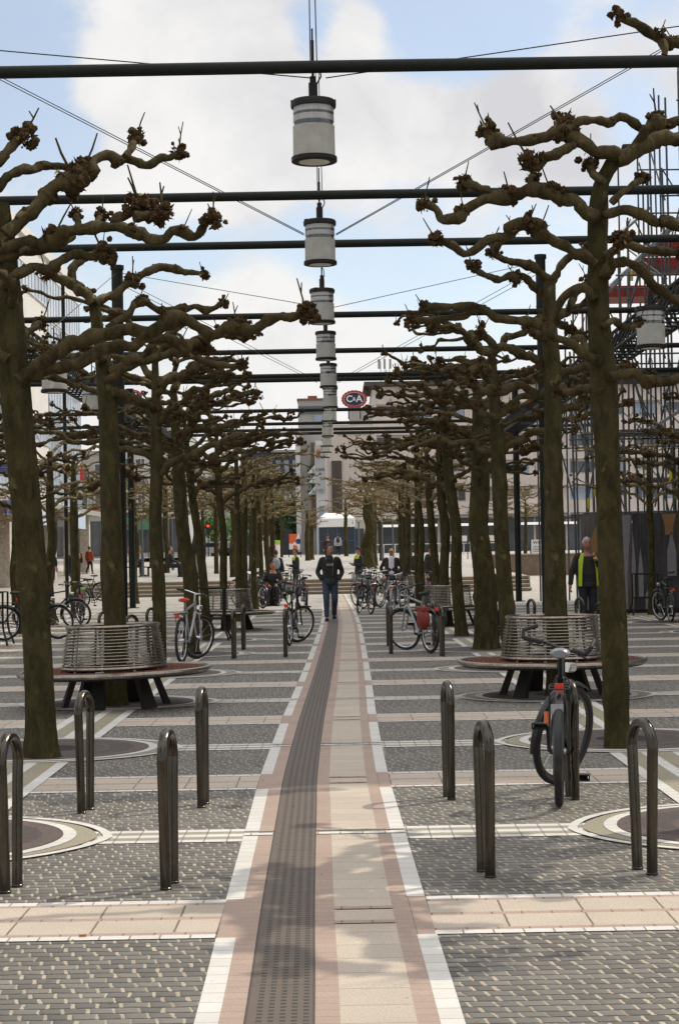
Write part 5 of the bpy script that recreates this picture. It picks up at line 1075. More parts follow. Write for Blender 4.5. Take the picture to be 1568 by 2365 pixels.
    if vest:
        b = MB(); y0 = che.y
        for s_ in (-1, 1):
            fr = [(s_ * x, y0 + y, pel.z + z) for x, y, z in ((.145, .165, -.08), (.20, .12, -.08), (.195, .115, .2), (.19, .115, .42), (.13, .085, .555), (.085, .10, .555), (.105, .145, .42), (.135, .16, .2))]
            b.add(fr + [(x, y - .012, z) for x, y, z in fr], [(0, 1, 2, 7), (7, 2, 3, 6), (6, 3, 4, 5), (15, 10, 9, 8), (14, 11, 10, 15), (13, 12, 11, 14), (0, 7, 15, 8), (7, 6, 14, 15), (6, 5, 13, 14), (1, 9, 10, 2), (2, 10, 11, 3), (3, 11, 12, 4)] if vest == 'open' else [(7, 2, 3, 6), (6, 3, 4, 5)])
        if vest == 'yoke': b = MB(); b.tube([che + Vector((0, 0, -.05)), che + Vector((0, 0, .04)), che + Vector((0, 0, .085))], [.20, .19, .12], 16); v_ = b.v; b.v = [(x, che.y + (y - che.y) * .72, z) for x, y, z in v_]
        else: b.add([(x, y0 - .15, pel.z + z) for x, z in ((-.17, -.08), (.17, -.08), (.17, .45), (-.17, .45))] + [(x, y0 - .138, pel.z + z) for x, z in ((-.17, -.08), (.17, -.08), (.17, .45), (-.17, .45))], [(0, 1, 2, 3), (7, 6, 5, 4), (0, 4, 5, 1), (2, 6, 7, 3)])
        b.build('safety_vest', paint("hi_vis_yellow", (.42, .52, .02), .7), t)
    if pack: b = MB(); b.blob(che + Vector((0, -.19, -.12)), .17, random.Random(7), 2, .04, (.9, .55, 1.25)); b.bar(che + Vector((.1, -.12, .09)), che + Vector((.1, .14, .0)), .04, .012); b.bar(che + Vector((-.1, -.12, .09)), che + Vector((-.1, .14, .0)), .04, .012); b.build('backpack', paint("pack_%02d_%02d" % (int(pack[0] * 99), int(pack[1] * 99)), pack, .7), t)
    if extra: extra(t, che, pel, J, HM)
    return t
FACE_US = math.pi
def man_extra(t, che, pel, J, HM):
    text_mesh('shirt_print', '.KOK', .075, paint("white_print", (.6, .6, .6), .7), Matrix.Translation((0.01, che.y + .158, che.z - .09)) @ Matrix.Rotation(math.pi, 4, 'Z') @ FACE, t, .002)
    b = MB(); b.tube([(-.075, che.y + .15, che.z + .06), (-.07, che.y + .162, che.z - .12), (-.045, .155, pel.z + .1)], .006, 5); b.build('zip', MT['chrome'], t)
q = G(764, 1434); person('man in dark jacket and blue jeans walking on the path, hands in pockets', (q.x, q.y, 0), FACE_US + .04, 'walkpockets', top=(.020, .019, .017), legs=(.030, .042, .075), hair='brown', height=1.80, shirt=(.012, .012, .013), turn=.75, extra=man_extra, fine=True)
def vest_extra(t, che, pel, J, HM): MB().blob(J['wrL'] + Vector((.03, .09, .02)), .035, random.Random(3), 1, .2, (1.3, 1, .8)).build('bread_roll', paint("bread_roll", (.5, .3, .16), .7), t)
person('man in open yellow safety vest and dark jacket eating a roll by the bench', (4.88, 36.2, 0), FACE_US + .1, 'eat', top=(.012, .013, .015), legs=(.012, .014, .02), hair='grey', height=1.80, vest='open', fat=1.35, skin=(.34, .15, .10), extra=vest_extra, fine=True)
def at(px, Y, z=None): x = P(px, 1280, Y).x; return (x, Y, ground_z(x, Y) if z is None else z)
person('police officer with yellow shoulder yoke facing left, left of the path before the steps', at(683, 71.2), FACE_US / 2 + .3, 'hold', hair='dark', vest='yoke', height=1.80, top=(.015, .017, .022), legs=(.012, .014, .02))
person('police officer with yellow chest yoke and dark cap, right of the walking man', at(828, 71), FACE_US / 2 + .5, 'hold', hair='dark', cap=(.012, .014, .02), vest='yoke', height=1.82, top=(.015, .017, .022), legs=(.012, .014, .02))
def shades(t, che, pel, J, HM): b = MB(); [b.box(HM @ Vector((s_ * .033, .098, .008)), (.05, .02, .03)) for s_ in (-1, 1)]; b.build('sunglasses', MT['blackgloss'], t)
person('bald man with sunglasses, white t-shirt and open black jacket, right behind the bicycles', at(903, 57), FACE_US, 'hips', bald=True, hair='black', top=(.014, .014, .015), shirt=(.62, .62, .64), height=1.72, fat=1.25, extra=shades)
person('man in a grey jacket half hidden by a right hand tree trunk', at(994, 58), FACE_US + .9, 'stand', hair='brown', top=(.035, .030, .032), height=1.82); person('dark haired person seen between two right hand trunks', at(962, 62), FACE_US + .6, 'stand', hair='dark', top=(.05, .035, .025), height=1.76)
person('man in a navy jacket with a light backpack seen from behind, left of the path', at(637, 68), .1, 'stand', hair='brown', bald=False, top=(.018, .022, .035), pack=(.30, .32, .36), height=1.76); person('dark clothed person crouching among the left bicycles, face towards us', at(630, 58), FACE_US, 'sit', hair='black', skin=(.42, .17, .09), top=(.014, .014, .014), height=1.85)
person('person in a dark brown coat just behind the walking man, upper plaza', at(757, 112), FACE_US + .2, 'stand', top=(.03, .018, .012), cap=(.02, .015, .012), height=1.75)
person('man in a light grey shirt with a black backpack walking away towards the kiosk', at(781, 150), .0, 'walk', hair='black', top=(.45, .46, .48), legs=(.016, .016, .018), shoe=(.6, .6, .6), pack=(.02, .02, .025), height=1.80)
def pinkbag(t, che, pel, J, HM): MB().blob(J['wrR'] + Vector((.02, .03, -.12)), .15, random.Random(3), 2, .06, (.5, 1, 1.3)).build('bag', paint("pink_bag", (.65, .30, .36), .7), t)
person('woman with long red hair in black carrying a pink bag, far left street', at(121, 101), .35, 'walk', hair='red', long_hair=True, top=(.014, .013, .013), height=1.70, extra=pinkbag)
person('person in navy walking left of the shops, behind the far left trunk', at(166, 101), .6, 'walk', hair='dark', top=(.015, .018, .028), height=1.76); person('person with an orange brown backpack on the far left street', at(180, 109), .3, 'stand', hair='brown', top=(.02, .018, .016), pack=(.32, .12, .03), height=1.74); person('small far person in a red jacket on the left street', at(207, 117), -.4, 'walk', hair='black', top=(.30, .05, .02), height=1.72)
person('man in black seated above the left steps between two trunks', at(393, 82), FACE_US / -2 + .2, 'sit', hair='dark', top=(.012, .012, .014), height=1.82); person('person in navy blue seated beside the post above the left steps', at(307, 84), -1.2, 'sit', hair='brown', top=(.016, .020, .045), height=1.78)
person('person standing above the steps in dark top and pale trousers', at(461, 86), .3, 'stand', hair='brown', top=(.014, .012, .012), legs=(.28, .25, .22), height=1.80); person('person bending forward near the traffic light', at(620, 128), 1.5, 'bend', hair='brown', top=(.02, .018, .016), height=1.76)
person('far person with a tan jacket left of the seated man', at(318, 140), .4, 'stand', hair='blond', top=(.22, .15, .09), height=1.74); person('far person in grey on the plaza left', at(303, 138), -.5, 'stand', hair='dark', top=(.12, .12, .13), height=1.72)
for x, Y in ((393, 82.3), (307, 84.3)):
    q = at(x, Y); t = thing('plaza_bench', f"low dark bench above the steps under the {'man in black' if x == 393 else 'person in navy'}", 'bench', q, 0, 'plaza benches'); MB().box((0, .0, .43), (1.8, .42, .05)).build('seat', MT['darkmetal'], t)
    for s_ in (-.7, .7): MB().box((s_, 0, .2), (.06, .36, .41)).build('leg', MT['darkmetal'], t)
q = at(630, 58); t = thing('stool', 'low dark block seat under the crouching person', 'stool', q); b = MB(); b.box((0, 0, .22), (.36, .36, .44)); b.box((0, 0, .45), (.42, .42, .04)); b.build('seat', MT['darkmetal'], t)

# ------------------------------------------------------------------ street furniture
def tree_guard(x, y, label):
    t = thing('tree_guard', label, 'tree guard', (x, y, 0), 0, 'tree guards round slim trunks'); w_ = .26
    for sx in (-1, 1):
        for sy in (-1, 1): MB().tube(spline([(sx * (w_ + .09), sy * (w_ + .09), 0), (sx * (w_ + .07), sy * (w_ + .07), .10), (sx * w_, sy * w_, .35), (sx * w_, sy * w_, .98)], .08), .020, 8).build('upright', MT['darkmetal'], t)
    for z in (.42, .98): MB().tube([(-w_, -w_, z), (w_, -w_, z), (w_, w_, z), (-w_, w_, z), (-w_, -w_, z)], .018, 8).build('rail', MT['darkmetal'], t)
tree_guard(-2.34, 34.7, 'square dark steel tree guard beside the farther left ring bench'); tree_guard(7.3, row_y(7) - .3, 'square dark steel tree guard in front of the grey hoarding'); tree_guard(-6.36, row_y(5) - .3, 'square dark steel tree guard at the left edge behind the sideways bicycle'); tree_guard(-6.6, row_y(4) + .6, 'low dark steel guard frame at the far left edge')
q = G(182, 1409); t = thing('litter_bin', 'grey round litter bin with a green topped rim behind the nearest left trunk', 'litter bin', q); MB().lathe([(0, 0), (.22, 0), (.23, .62), (.2, .64)], 20).build('body', mat("grey_bin", (.2, .19, .17), .6, .2, .2, 6), t); MB().lathe([(.2, .62), (.24, .63), (.24, .70), (.19, .70)], 20).build('rim', paint("lime_rim", (.28, .42, .06), .6), t)
def bowl_lamp(px, py, Y, label):
    x = P(px, py, Y).x; gz = ground_z(x, Y); zt = P(px, py, Y).z - gz; t = thing('street_lamp', label, 'street lamp', (x, Y, gz), 0, 'street lamps with bowl shades')
    b = MB(); b.tube([(0, 0, 0), (0, 0, .9)], .075, 10); b.tube([(0, 0, .9), (0, 0, zt - .3)], .05, 10); b.build('pole', paint("grey_green_pole", (.10, .11, .105), .5), t)
    MB().lathe([(.05, zt - .32), (.15, zt - .24), (.235, zt - .10), (.26, zt + .02), (.26, zt + .05)], 20).build('bowl', paint("milky_bowl", (.62, .58, .50), .5), t)
    b = MB(); b.lathe([(.27, zt + .05), (.28, zt + .08), (0, zt + .14)], 20); [b.tube([(.06 * math.cos(a), .06 * math.sin(a), zt - .34), (.17 * math.cos(a), .17 * math.sin(a), zt - .24), (.268 * math.cos(a), .268 * math.sin(a), zt + .06)], .012, 4) for a in np.arange(6) * math.pi / 3]; b.build('cage', MT['darkmetal'], t)
for a in ((328, 1178, 84, 'street lamp with milky bowl beside the green awning, left'), (300, 1178, 87, 'street lamp with milky bowl half behind the left post'), (398, 1185, 100, 'street lamp with milky bowl left of the tight sunlit trunks'), (828, 1196, 126, 'street lamp with milky bowl just right of the white kiosk'), (882, 1194, 120, 'street lamp with milky bowl, left of a pair right of the massive tree'), (906, 1194, 124, 'street lamp with milky bowl, right of a pair right of the massive tree'), (1000, 1172, 106, 'street lamp with milky bowl before the office shopfront'), (1046, 1176, 112, 'street lamp with milky bowl between two dark right hand trunks'), (455, 1196, 112, 'street lamp with milky bowl before the parked cars')): bowl_lamp(*a)
def kiosk():
    Y = 165; xa, xb = P(736, 1270, Y).x, P(821, 1270, Y).x; gz = 1.55; t = thing('kiosk', 'white roofed glass lift kiosk with a thin blue frame on the upper plaza', 'kiosk', ((xa + xb) / 2, Y, gz)); w_ = (xb - xa) / 2; d = 1.6; zf, zt = 2.42, 3.16
    b = MB(); b.box((0, 0, (zf + zt) / 2), (2 * w_, 2 * d, zt - zf)); a = [(-w_, -d, zt), (w_, -d, zt), (w_, d, zt), (-w_, d, zt)]; c = [(-w_ * .62, -d * .5, zt + .5), (w_ * .62, -d * .5, zt + .5), (w_ * .62, d * .5, zt + .5), (-w_ * .62, d * .5, zt + .5)]
    b.add(a + c, [(0, 1, 5, 4), (1, 2, 6, 5), (2, 3, 7, 6), (3, 0, 4, 7), (4, 5, 6, 7)]); b.build('roof', paint("white_panel", (.72, .71, .68), .5), t, smooth=False)
    bl = paint("blue_frame", (.05, .10, .22), .4)
    for x in np.linspace(-w_ + .05, w_ - .05, 5): MB().box((x, -d + .05, zf / 2), (.06, .06, zf)).build('post', bl, t)
    for z in (.06, 1.2): MB().box((0, -d + .05, z), (2 * w_ - .14, .05, .05)).build('rail', bl, t)
    for i in range(4): x0 = -w_ + .05 + i * (2 * w_ - .1) / 4; MB().box((x0 + (2 * w_ - .1) / 8, -d + .09, zf / 2), ((2 * w_ - .1) / 4 - .08, .02, zf - .1)).build('window', paint("kiosk_glass", (.035, .045, .055), .08), t)
    MB().box((0, d * .4, zf / 2), (2 * w_ - .2, .1, zf - .02)).build('back_wall', MT['darkmetal'], t); text_mesh('pictogram', 'i', .55, paint("sign_blue", (.03, .10, .35), .5), Matrix.Translation((w_ * .86, -d - .012, (zf + zt) / 2)) @ FACE, t, .005)
kiosk()
def board(name, px0, px1, py0, py1, Y, label, cat, col, cname, frame=True, depth=.12, gz=None, group=None):
    a, c = P(px0, py1, Y), P(px1, py0, Y); gz = ground_z(a.x, Y) if gz is None else gz; t = thing(name, label, cat, ((a.x + c.x) / 2, Y, gz), 0, group); w_, h_ = c.x - a.x, c.z - a.z; zc = (a.z + c.z) / 2 - gz
    MB().box((0, 0, zc), (w_, depth, h_)).build('panel', paint(cname, col, .5), t)
    if frame:
        for s_ in (-1, 1): MB().box((s_ * (w_ / 2 + .03), 0, (zc + h_ / 2) / 2), (.06, depth + .04, zc + h_ / 2)).build('frame', MT['darkmetal'], t)
    return t, w_, h_, zc
t, w_, h_, zc = board('poster_case', 668, 693, 1233, 1269, 150, 'orange and white poster in a case left of the twin pale trunks', 'poster', (.66, .64, .60), "poster_white")
b = MB(); b.add([(-w_ / 2, -.065, zc + h_ / 2), (w_ * .3, -.065, zc + h_ / 2), (w_ * .05, -.065, zc), (-w_ * .2, -.065, zc - h_ * .15), (-w_ / 2, -.065, zc - h_ * .1)], [(0, 4, 3, 2, 1)]); b.add([(-w_ * .2, -.065, zc - h_ / 2), (w_ * .3, -.065, zc - h_ / 2), (w_ * .2, -.065, zc - h_ * .25), (-w_ * .1, -.065, zc - h_ * .2)], [(0, 1, 2, 3)]); b.build('print', paint("poster_orange", (.60, .10, .03), .5), t, smooth=False)
b = MB(); b.lathe([(0, 0), (.22, 0)], 16); o = b.build('disc', paint("poster_blue", (.02, .04, .12), .5), t); o.location = (w_ * .33, -.07, zc + .02); o.rotation_euler = (R(90), 0, 0)
q = P(636, 1272, 148); t = thing('advertising_column', 'round advertising column with magenta and white posters and a lime green top', 'advertising column', (q.x, 148, ground_z(q.x, 148))); MB().lathe([(0, 0), (.38, 0), (.38, 1.05), (0, 1.05)], 24).build('body', paint("poster_white", (.66, .64, .60), .5), t); MB().lathe([(.39, 1.05), (.39, 1.38), (0, 1.40)], 24).build('top', paint("lime_top", (.25, .45, .04), .5), t); MB().lathe([(.386, .05), (.386, 1.0)], 6, a0=-1.9, a1=-1.45).build('stripe', paint("magenta", (.50, .03, .22), .5), t); MB().lathe([(.384, .1), (.384, .95)], 6, a0=-2.7, a1=-2.1).build('print', paint("grey_print", (.25, .24, .24), .5), t)
def traffic_light(px, py, Y, label, lit=True):
    q = P(px, py, Y); gz = ground_z(q.x, Y); t = thing('traffic_light', label, 'traffic light', (q.x, Y, gz), 0, 'traffic lights by the road'); z = q.z - gz; MB().tube([(0, .1, 0), (0, .1, z + .5)], .05, 8).build('pole', MT['darkmetal'], t); MB().box((0, 0, z), (.34, .2, 1.0)).build('housing', MT['black'], t)
    em = NT("red_signal"); em.base((.8, .03, .01)); em.b.inputs['Emission Color'].default_value = (1, .06, .02, 1); em.b.inputs['Emission Strength'].default_value = 1.2
    o = MB().lathe([(0, 0), (.12, 0)], 14).build('signal', em.m, t); o.location = (0, -.105, z + .28); o.rotation_euler = (R(90), 0, 0)
traffic_light(617, 1218, 160, 'traffic light showing red beside the green trees'); traffic_light(481, 1222, 168, 'small red traffic light before the parked cars'); traffic_light(873, 1198, 172, 'small red traffic light right of the massive plane tree'); traffic_light(540, 1240, 172, 'low red pedestrian light right of the parked cars')
def car(px, py, Y, rz, col, cname, label, h=1.45, L_=4.2):
    q = P(px, py, Y); t = thing('car', label, 'car', (q.x, Y, 1.56), rz, 'cars on the road behind the plaza'); W = 1.75
    pr = [(-L_ / 2, .35), (-L_ / 2, .8), (-L_ / 2 + .25, .9), (-L_ * .32, h - .08), (-L_ * .18, h), (L_ * .14, h), (L_ * .27, .92), (L_ / 2 - .1, .78), (L_ / 2, .6), (L_ / 2, .35)]
    b = MB(); b.prism(pr, -W / 2, W / 2); b.build('body', paint(cname, col, .25), t); gl = paint("car_glass", (.02, .025, .03), .06)
    for s_ in (-1, 1): b = MB(); b.prism([(-L_ * .33, .93), (-L_ * .27, h - .12), (L_ * .12, h - .1), (L_ * .24, .95)], s_ * (W / 2 - .01), s_ * (W / 2 + .012)); b.build('window', gl, t)
    for x in (-L_ * .31, L_ * .31):
        for s_ in (-1, 1): w__ = MB().torus((0, 0, 0), .24, .09, 20, 6, axis='X'); w__.v = [(y, x_, z) for x_, y, z in w__.v]; o = w__.build('wheel', MT['black'], t); o.location = (x, s_ * (W / 2 - .06), .33)
    for s_ in (-1, 1): MB().box((-L_ / 2 - .005, s_ * .65, .72), (.03, .3, .14)).build('rear_light', paint("red_lens", (.62, .045, .02), .25), t); MB().box((L_ / 2 + .0, s_ * .62, .62), (.04, .32, .13)).build('headlight', MT['chrome'], t)
car(493, 1252, 185, .15, (.45, .46, .48), "silver_car", 'silver car on the road between the left trunks'); car(490, 1248, 205, 3.0, (.02, .022, .025), "black_car", 'dark car behind the silver one'); car(537, 1250, 180, 1.35, (.03, .03, .035), "charcoal_car", 'charcoal car with red tail lights between two left trunks'); car(612, 1246, 195, 1.6, (.62, .62, .62), "white_van", 'white van behind the traffic light', 2.1, 4.8); car(420, 1252, 200, .1, (.10, .11, .13), "grey_car", 'grey car far left behind the trunks')

# ------------------------------------------------------------------ hoarding and scaffolding on the right
HY = 45.5
def hoard_mat(nm, col, st):
    return mat(nm, col, .6, 0, .75, 3.2, 0, stretch=(4.5, 1, .35))
HM_ = [hoard_mat("grey_print_a", (.085, .075, .068), 1), hoard_mat("brown_print", (.10, .075, .055), 2), hoard_mat("dark_print", (.035, .032, .032), 3)]
t = thing('hoarding', 'printed grey construction hoarding with pale pointed shapes behind the right hand trunks', 'hoarding', (6.0, HY, 0)); wid = 1.25
for i in range(7): MB().box((i * wid + wid / 2, 0, 1.22), (wid - .012, .05, 2.44)).build('panel', HM_[(0, 2, 0, 1, 0, 2, 0)[i]], t)
MB().box((3.5 * wid, -.03, .05), (7 * wid, .08, .1)).build('base_rail', MT['darkmetal'], t)
pale = paint("pale_print", (.20, .195, .20), .6); orng = paint("ochre_print", (.24, .13, .045), .6)
def shape(x, z0, z1, w_, up=True, m_=pale):
    tip = [(x - w_ / 2, z0), (x + w_ / 2, z0), (x + w_ / 2, z0 + (z1 - z0) * .55), (x, z1), (x - w_ / 2, z0 + (z1 - z0) * .55)] if up else [(x - w_ * .28, z0), (x + w_ * .28, z0), (x + w_ * .28, z0 + (z1 - z0) * .4), (x + w_ / 2, z1), (x - w_ / 2, z1), (x - w_ * .28, z0 + (z1 - z0) * .4)]
    b = MB(); b.prism(tip, -.036, -.027); b.build('print', m_, t, smooth=False)
def hx(px): return P(px, 1300, HY).x - 6.0
shape(hx(1352), .5, 1.85, .18); shape(hx(1385), 1.25, 2.36, .42, True, orng); shape(hx(1434), .05, 2.40, .50, False); shape(hx(1478), .4, 1.6, .12); shape(hx(1462), .4, 1.9, .10); shape(hx(1550), .9, 2.0, .22); shape(hx(1545), 1.9, 2.42, .36, False, orng); shape(hx(1500), .08, .75, .26); shape(hx(1590), .3, 1.7, .2)
SCAF = thing('scaffold', 'tall tube scaffold with stair trusses and yellow collars rising behind the hoarding', 'scaffold', (6.3, 47, 0)); AL = mat("galvanised_tube", (.085, .09, .088), .55, .3, .3, 8); ALU = mat("aluminium_beam", (.52, .54, .56), .4, .5, .2, 8); YEL = paint("yellow_collar", (.50, .48, .03), .5)
rng = random.Random(77); XS = [0.1, .6, 1.05, 1.7, 2.2, 2.75, 3.3, 3.9, 4.6, 5.3, 6.3, 7.4]; YS = [0, 2.4, 6.5, 11]
def top_z(x): return 7.2 + x * 2.1
for iy, y in enumerate(YS):
    for ix, x in enumerate(XS):
        zt = min(top_z(x) + rng.uniform(-.7, .7), 21); o = MB().tube([(x + rng.uniform(-.1, .1), y, 0), (x + rng.uniform(-.1, .1), y, zt)], .028, 6).build('upright', AL, SCAF)
        for k in range(3):
            z = 2.6 + k * 2.9 + (ix * .37) % .8
            if iy < 2 and (ix * 3 + k + iy) % 4 == 0: MB().tube([(x, y - .0, z), (x, y - .0, z + .28)], .042, 6).build('collar', YEL, SCAF)
for iy, y in enumerate(YS[:3]):
    for k in range(8):
        z = 2.5 + k * 2.0; x0 = next((x for x in XS if top_z(x) > z + .3), None)
        if x0 is None: continue
        MB().tube([(x0 - .15, y - .05, z), (8.0, y - .05, z + rng.uniform(-.05, .05))], .024, 6).build('ledger', AL, SCAF)
for i in range(95):
    ix = rng.randrange(len(XS) - 1); y = rng.choice(YS[:3]) + .06; x0, x1 = XS[ix], XS[ix + 1] + rng.choice((0, 0, .6)); z = rng.uniform(1.5, max(2, top_z(x0) - 2.2)); dz = rng.uniform(1.6, 2.6)
    if rng.random() < .5: x0, x1 = x1, x0
    MB().tube([(x0, y, z), (x1, y, z + dz)], .022, 6).build('brace', AL, SCAF)
for i in range(44):
    x = rng.choice(XS); z = 2.4 + 2.0 * rng.randrange(0, 5)
    if z < top_z(x): MB().tube([(x, 0, z), (x + rng.uniform(-.2, .2), rng.choice((2.4, 6.5)), z + rng.choice((0, 1.6, 2.0)))], .022, 6).build('transom', AL, SCAF)
def sp(px, py, dy): return P(px, py, 47 + dy) - Vector((6.3, 47, 0))
for (a, c, w_) in (((1410, 842), (1580, 735), .10), ((1410, 660), (1600, 480), .10), ((1455, 615), (1600, 470), .10), ((1430, 540), (1500, 478), .07), ((1410, 795), (1600, 690), .06), ((1470, 1010), (1600, 930), .07)):
    MB().bar(sp(*a, .3), sp(*c, 1.2), .09, w_).build('stair_beam', ALU, SCAF)
for y0, x0, x1 in ((875, 1410, 1600), (1000, 1420, 1600), (1110, 1430, 1600)):
    a, c = sp(x0, y0, 1), sp(x1, y0 - 10, 1); MB().box(((a.x + c.x) / 2, 1.2, a.z), (c.x - a.x, 2.2, .06)).build('deck', paint("deck_board", (.12, .10, .08), .8), SCAF)
RED = mat("red_site_sheet", (.27, .022, .012), .6, 0, .15, 2)
for i, (x0, x1, y0, y1) in enumerate(((1510, 1660, 548, 574), (1480, 1660, 592, 620), (1405, 1660, 656, 686), (1350, 1376, 690, 703), (1356, 1372, 681, 690))):
    a, c = P(x0, y1, 56), P(x1, y0, 56); b = MB(); b.box(((a.x + c.x) / 2 - 6.3, 9 + .8, (a.z + c.z) / 2), (c.x - a.x, 1.6, c.z - a.z)); 
    for k in range(int((c.x - a.x) / .3)): b.box((a.x - 6.3 + .15 + k * .3, 9 - .015, (a.z + c.z) / 2), (.05, .03, (c.z - a.z) * .94))
    o = b.build('red_sheeting', RED, SCAF)

# ------------------------------------------------------------------ buildings
def wall_mat(n, c, v=.08): return mat(n, c, .85, 0, v, .6)
GL = glass("dark_window_glass", (.055, .062, .072), .12, .5); GLB = glass("sky_window_glass", (.24, .31, .40), .08, .4); GLC = glass("sky_reflection_curtain_glass", (.38, .46, .55), .08, .35); CON = wall_mat("pink_beige_concrete", (.68, .59, .52)); WHI = wall_mat("white_render", (.62, .60, .56)); DKB = wall_mat("dark_facade", (.055, .058, .065)); GRC = wall_mat("grey_concrete", (.34, .325, .30)); BRN = mat("brown_ribbed_panel", (.15, .105, .065), .8, 0, .35, 1.6, stretch=(8, 1, .2)); FRM = paint("white_window_frame", (.6, .6, .58), .5); DFR = paint("dark_window_frame", (.05, .05, .05), .5)  # bluish panes carry the sky's reflection in their colour
class WinKit:
    """one window (pane, frame and mullions) that the others copy"""
    def __init__(s): s.c = {}
    def put(s, parent, w_, h_, loc, rz=0.0, pane=None, frame=None, mull=1, key=None):
        key = (round(w_, 2), round(h_, 2), mull, pane.name, frame.name)
        if key not in s.c:
            b = MB(); b.box((0, 0, 0), (w_, .04, h_)); o = b.build('window', pane, parent, smooth=False); b = MB(); t_ = .05
            for s_ in (-1, 1): b.box((s_ * (w_ / 2), -.03, 0), (t_, .07, h_ + t_)); b.box((0, -.03, s_ * (h_ / 2)), (w_ - t_ - .004, .07, t_))
            for k in range(mull): b.box((-w_ / 2 + w_ * (k + 1) / (mull + 1), -.028, 0), (t_ * .7, .06, h_ - t_ - .004))
            f = b.build('frame', frame, o, smooth=False); s.c[key] = (o, f); o.location = loc; o.rotation_euler = (0, 0, rz); return o
        o0, f0 = s.c[key]; o = o0.copy(); COL.objects.link(o); o.parent = parent; o.location = loc; o.rotation_euler = (0, 0, rz); f = f0.copy(); COL.objects.link(f); f.parent = o; return o
def office():                                          # far right: banded office block over shops
    Y = 229; x0, x1 = P(866, 1280, Y).x, 56.0; t = thing('office_block', 'long beige office block with bands of windows over dark shops, right background', 'building', (x0, Y, 1.56)); W = x1 - x0; zt = P(866, 893, Y).z - 1.56; k = Y / FPX
    def z_at(py): return (1277 - py) * k + .01
    b = MB(); b.box((W / 2, 9, zt / 2), (W, 18, zt))
    bands = [(933, 893), (1004, 970), (1066, 1042), (1127, 1104), (1190, 1164)]
    for lo, hi in bands: b.box((W / 2, -.2, (z_at(lo) + z_at(hi)) / 2), (W - .02, .4, z_at(hi) - z_at(lo)))
    b.build('wall', CON, t, smooth=False); kit = WinKit(); n = 13; bw = W / n
    for (lo, hi), nxt in zip(bands, [b_[1] for b_ in bands[1:]]):
        for i in range(n): h_ = z_at(lo) - z_at(nxt) - .25; kit.put(t, bw * .72, h_ * (.82 if (i * 7 + int(lo)) % 3 else .6), (bw * (i + .5), -.03, (z_at(lo) + z_at(nxt)) / 2 + (.0 if (i * 7 + int(lo)) % 3 else h_ * .12)), 0, GL if (i * 5 + int(hi)) % 3 else GLB, DFR if (i + int(hi)) % 2 else FRM, 2)
    for i in range(n): kit.put(t, bw * .9, z_at(1202), (bw * (i + .5), -.03, z_at(1202) / 2 + .1), 0, GL, DFR, 3)
    for i in range(0, n + 1, 3): MB().box((bw * i + .3, -.46, zt * .56), (.22, .1, zt * .8)).build('downpipe', WHI, t)
    b = MB(); b.box((W / 2, -.9, z_at(1196)), (W, 1.5, .25)); b.build('canopy', GRC, t, smooth=False)
    em = NT("shop_light_strip"); em.base((.8, .8, .78)); em.b.inputs['Emission Color'].default_value = (1, .97, .9, 1); em.b.inputs['Emission Strength'].default_value = .6
    for i in range(6): MB().box((W * (i + .5) / 6, -1.0, z_at(1214)), (W / 6 * .8, .12, .30)).build('light_strip', em.m, t)
    b = MB(); b.box((W / 2 - .3, 6.5, zt + .25), (W + 1.4, 16, .5)); b.build('roof', mat("dark_roof_edge", (.07, .062, .052), .7, 0, .2, 1), t, smooth=False)
    b = MB(); b.box((9, 10, zt + 1.2), (5, 4, 1.6)); b.build('roof_house', GRC, t, smooth=False)
    b = MB(); [b.tube([(x, 4, zt + .4), (x, 4, zt + h)], .05, 5) for x, h in ((1.2, 3.6), (1.7, 4.6), (2.3, 3.2), (26, 2.5), (27, 3))]; [b.box((x, 4, zt + 3.2), (.28, .2, 1.2)) for x in (1.0, 1.7, 2.4)]; b.build('antenna', GRC, t)
    return t
office()
q0, q1 = P(868, 1000, 225), P(905, 1000, 225); t = thing('rooftop_ornaments', 'small red and yellow rooftop figures above the eaves of the office block', 'ornament', (P(940, 860, 226).x, 226.6, P(940, 872, 226).z)); b = MB(); b.lathe([(0, 0), (.5, 0), (.35, .5), (.5, 1.0), (0, 1.3)], 10, (-1.3, 0, 0)); b.build('figure', paint("yellow_figure", (.55, .36, .03), .5), t); b = MB(); b.lathe([(0, 0), (.6, 0), (.5, .6), (.2, .9), (0, 1.2)], 10, (.9, 0, 0)); b.lathe([(0, 0), (.4, 0), (.3, .6), (0, .8)], 10, (2.2, 0, 0)); b.build('figure', paint("red_figure", (.5, .04, .02), .5), t)
def block(name, px0, px1, pyt, Y, m_, label, cat='building', depth=16, zb=1.56):
    a, c = P(px0, pyt, Y), P(px1, pyt, Y); t = thing(name, label, cat, (a.x, Y, zb)); W, Hh = c.x - a.x, a.z - zb; b = MB(); b.box((W / 2, depth / 2, Hh / 2), (W, depth, Hh)); b.build('wall', m_, t, smooth=False); return t, W, Hh
def rows(t, W, z0, z1, nx_, nz, pane, frame, mull=1, fx=.7, fz=.6):
    kit = WinKit()
    for i in range(nx_):
        for j in range(nz): kit.put(t, W / nx_ * fx, (z1 - z0) / nz * fz, (W / nx_ * (i + .5), -.02, z0 + (z1 - z0) / nz * (j + .5)), 0, pane, frame, mull)
t, W, Hh = block('department_store', 746, 868, 985, 212, CON, 'blank pinkish concrete store wall with a ribbed panel behind the white kiosk')
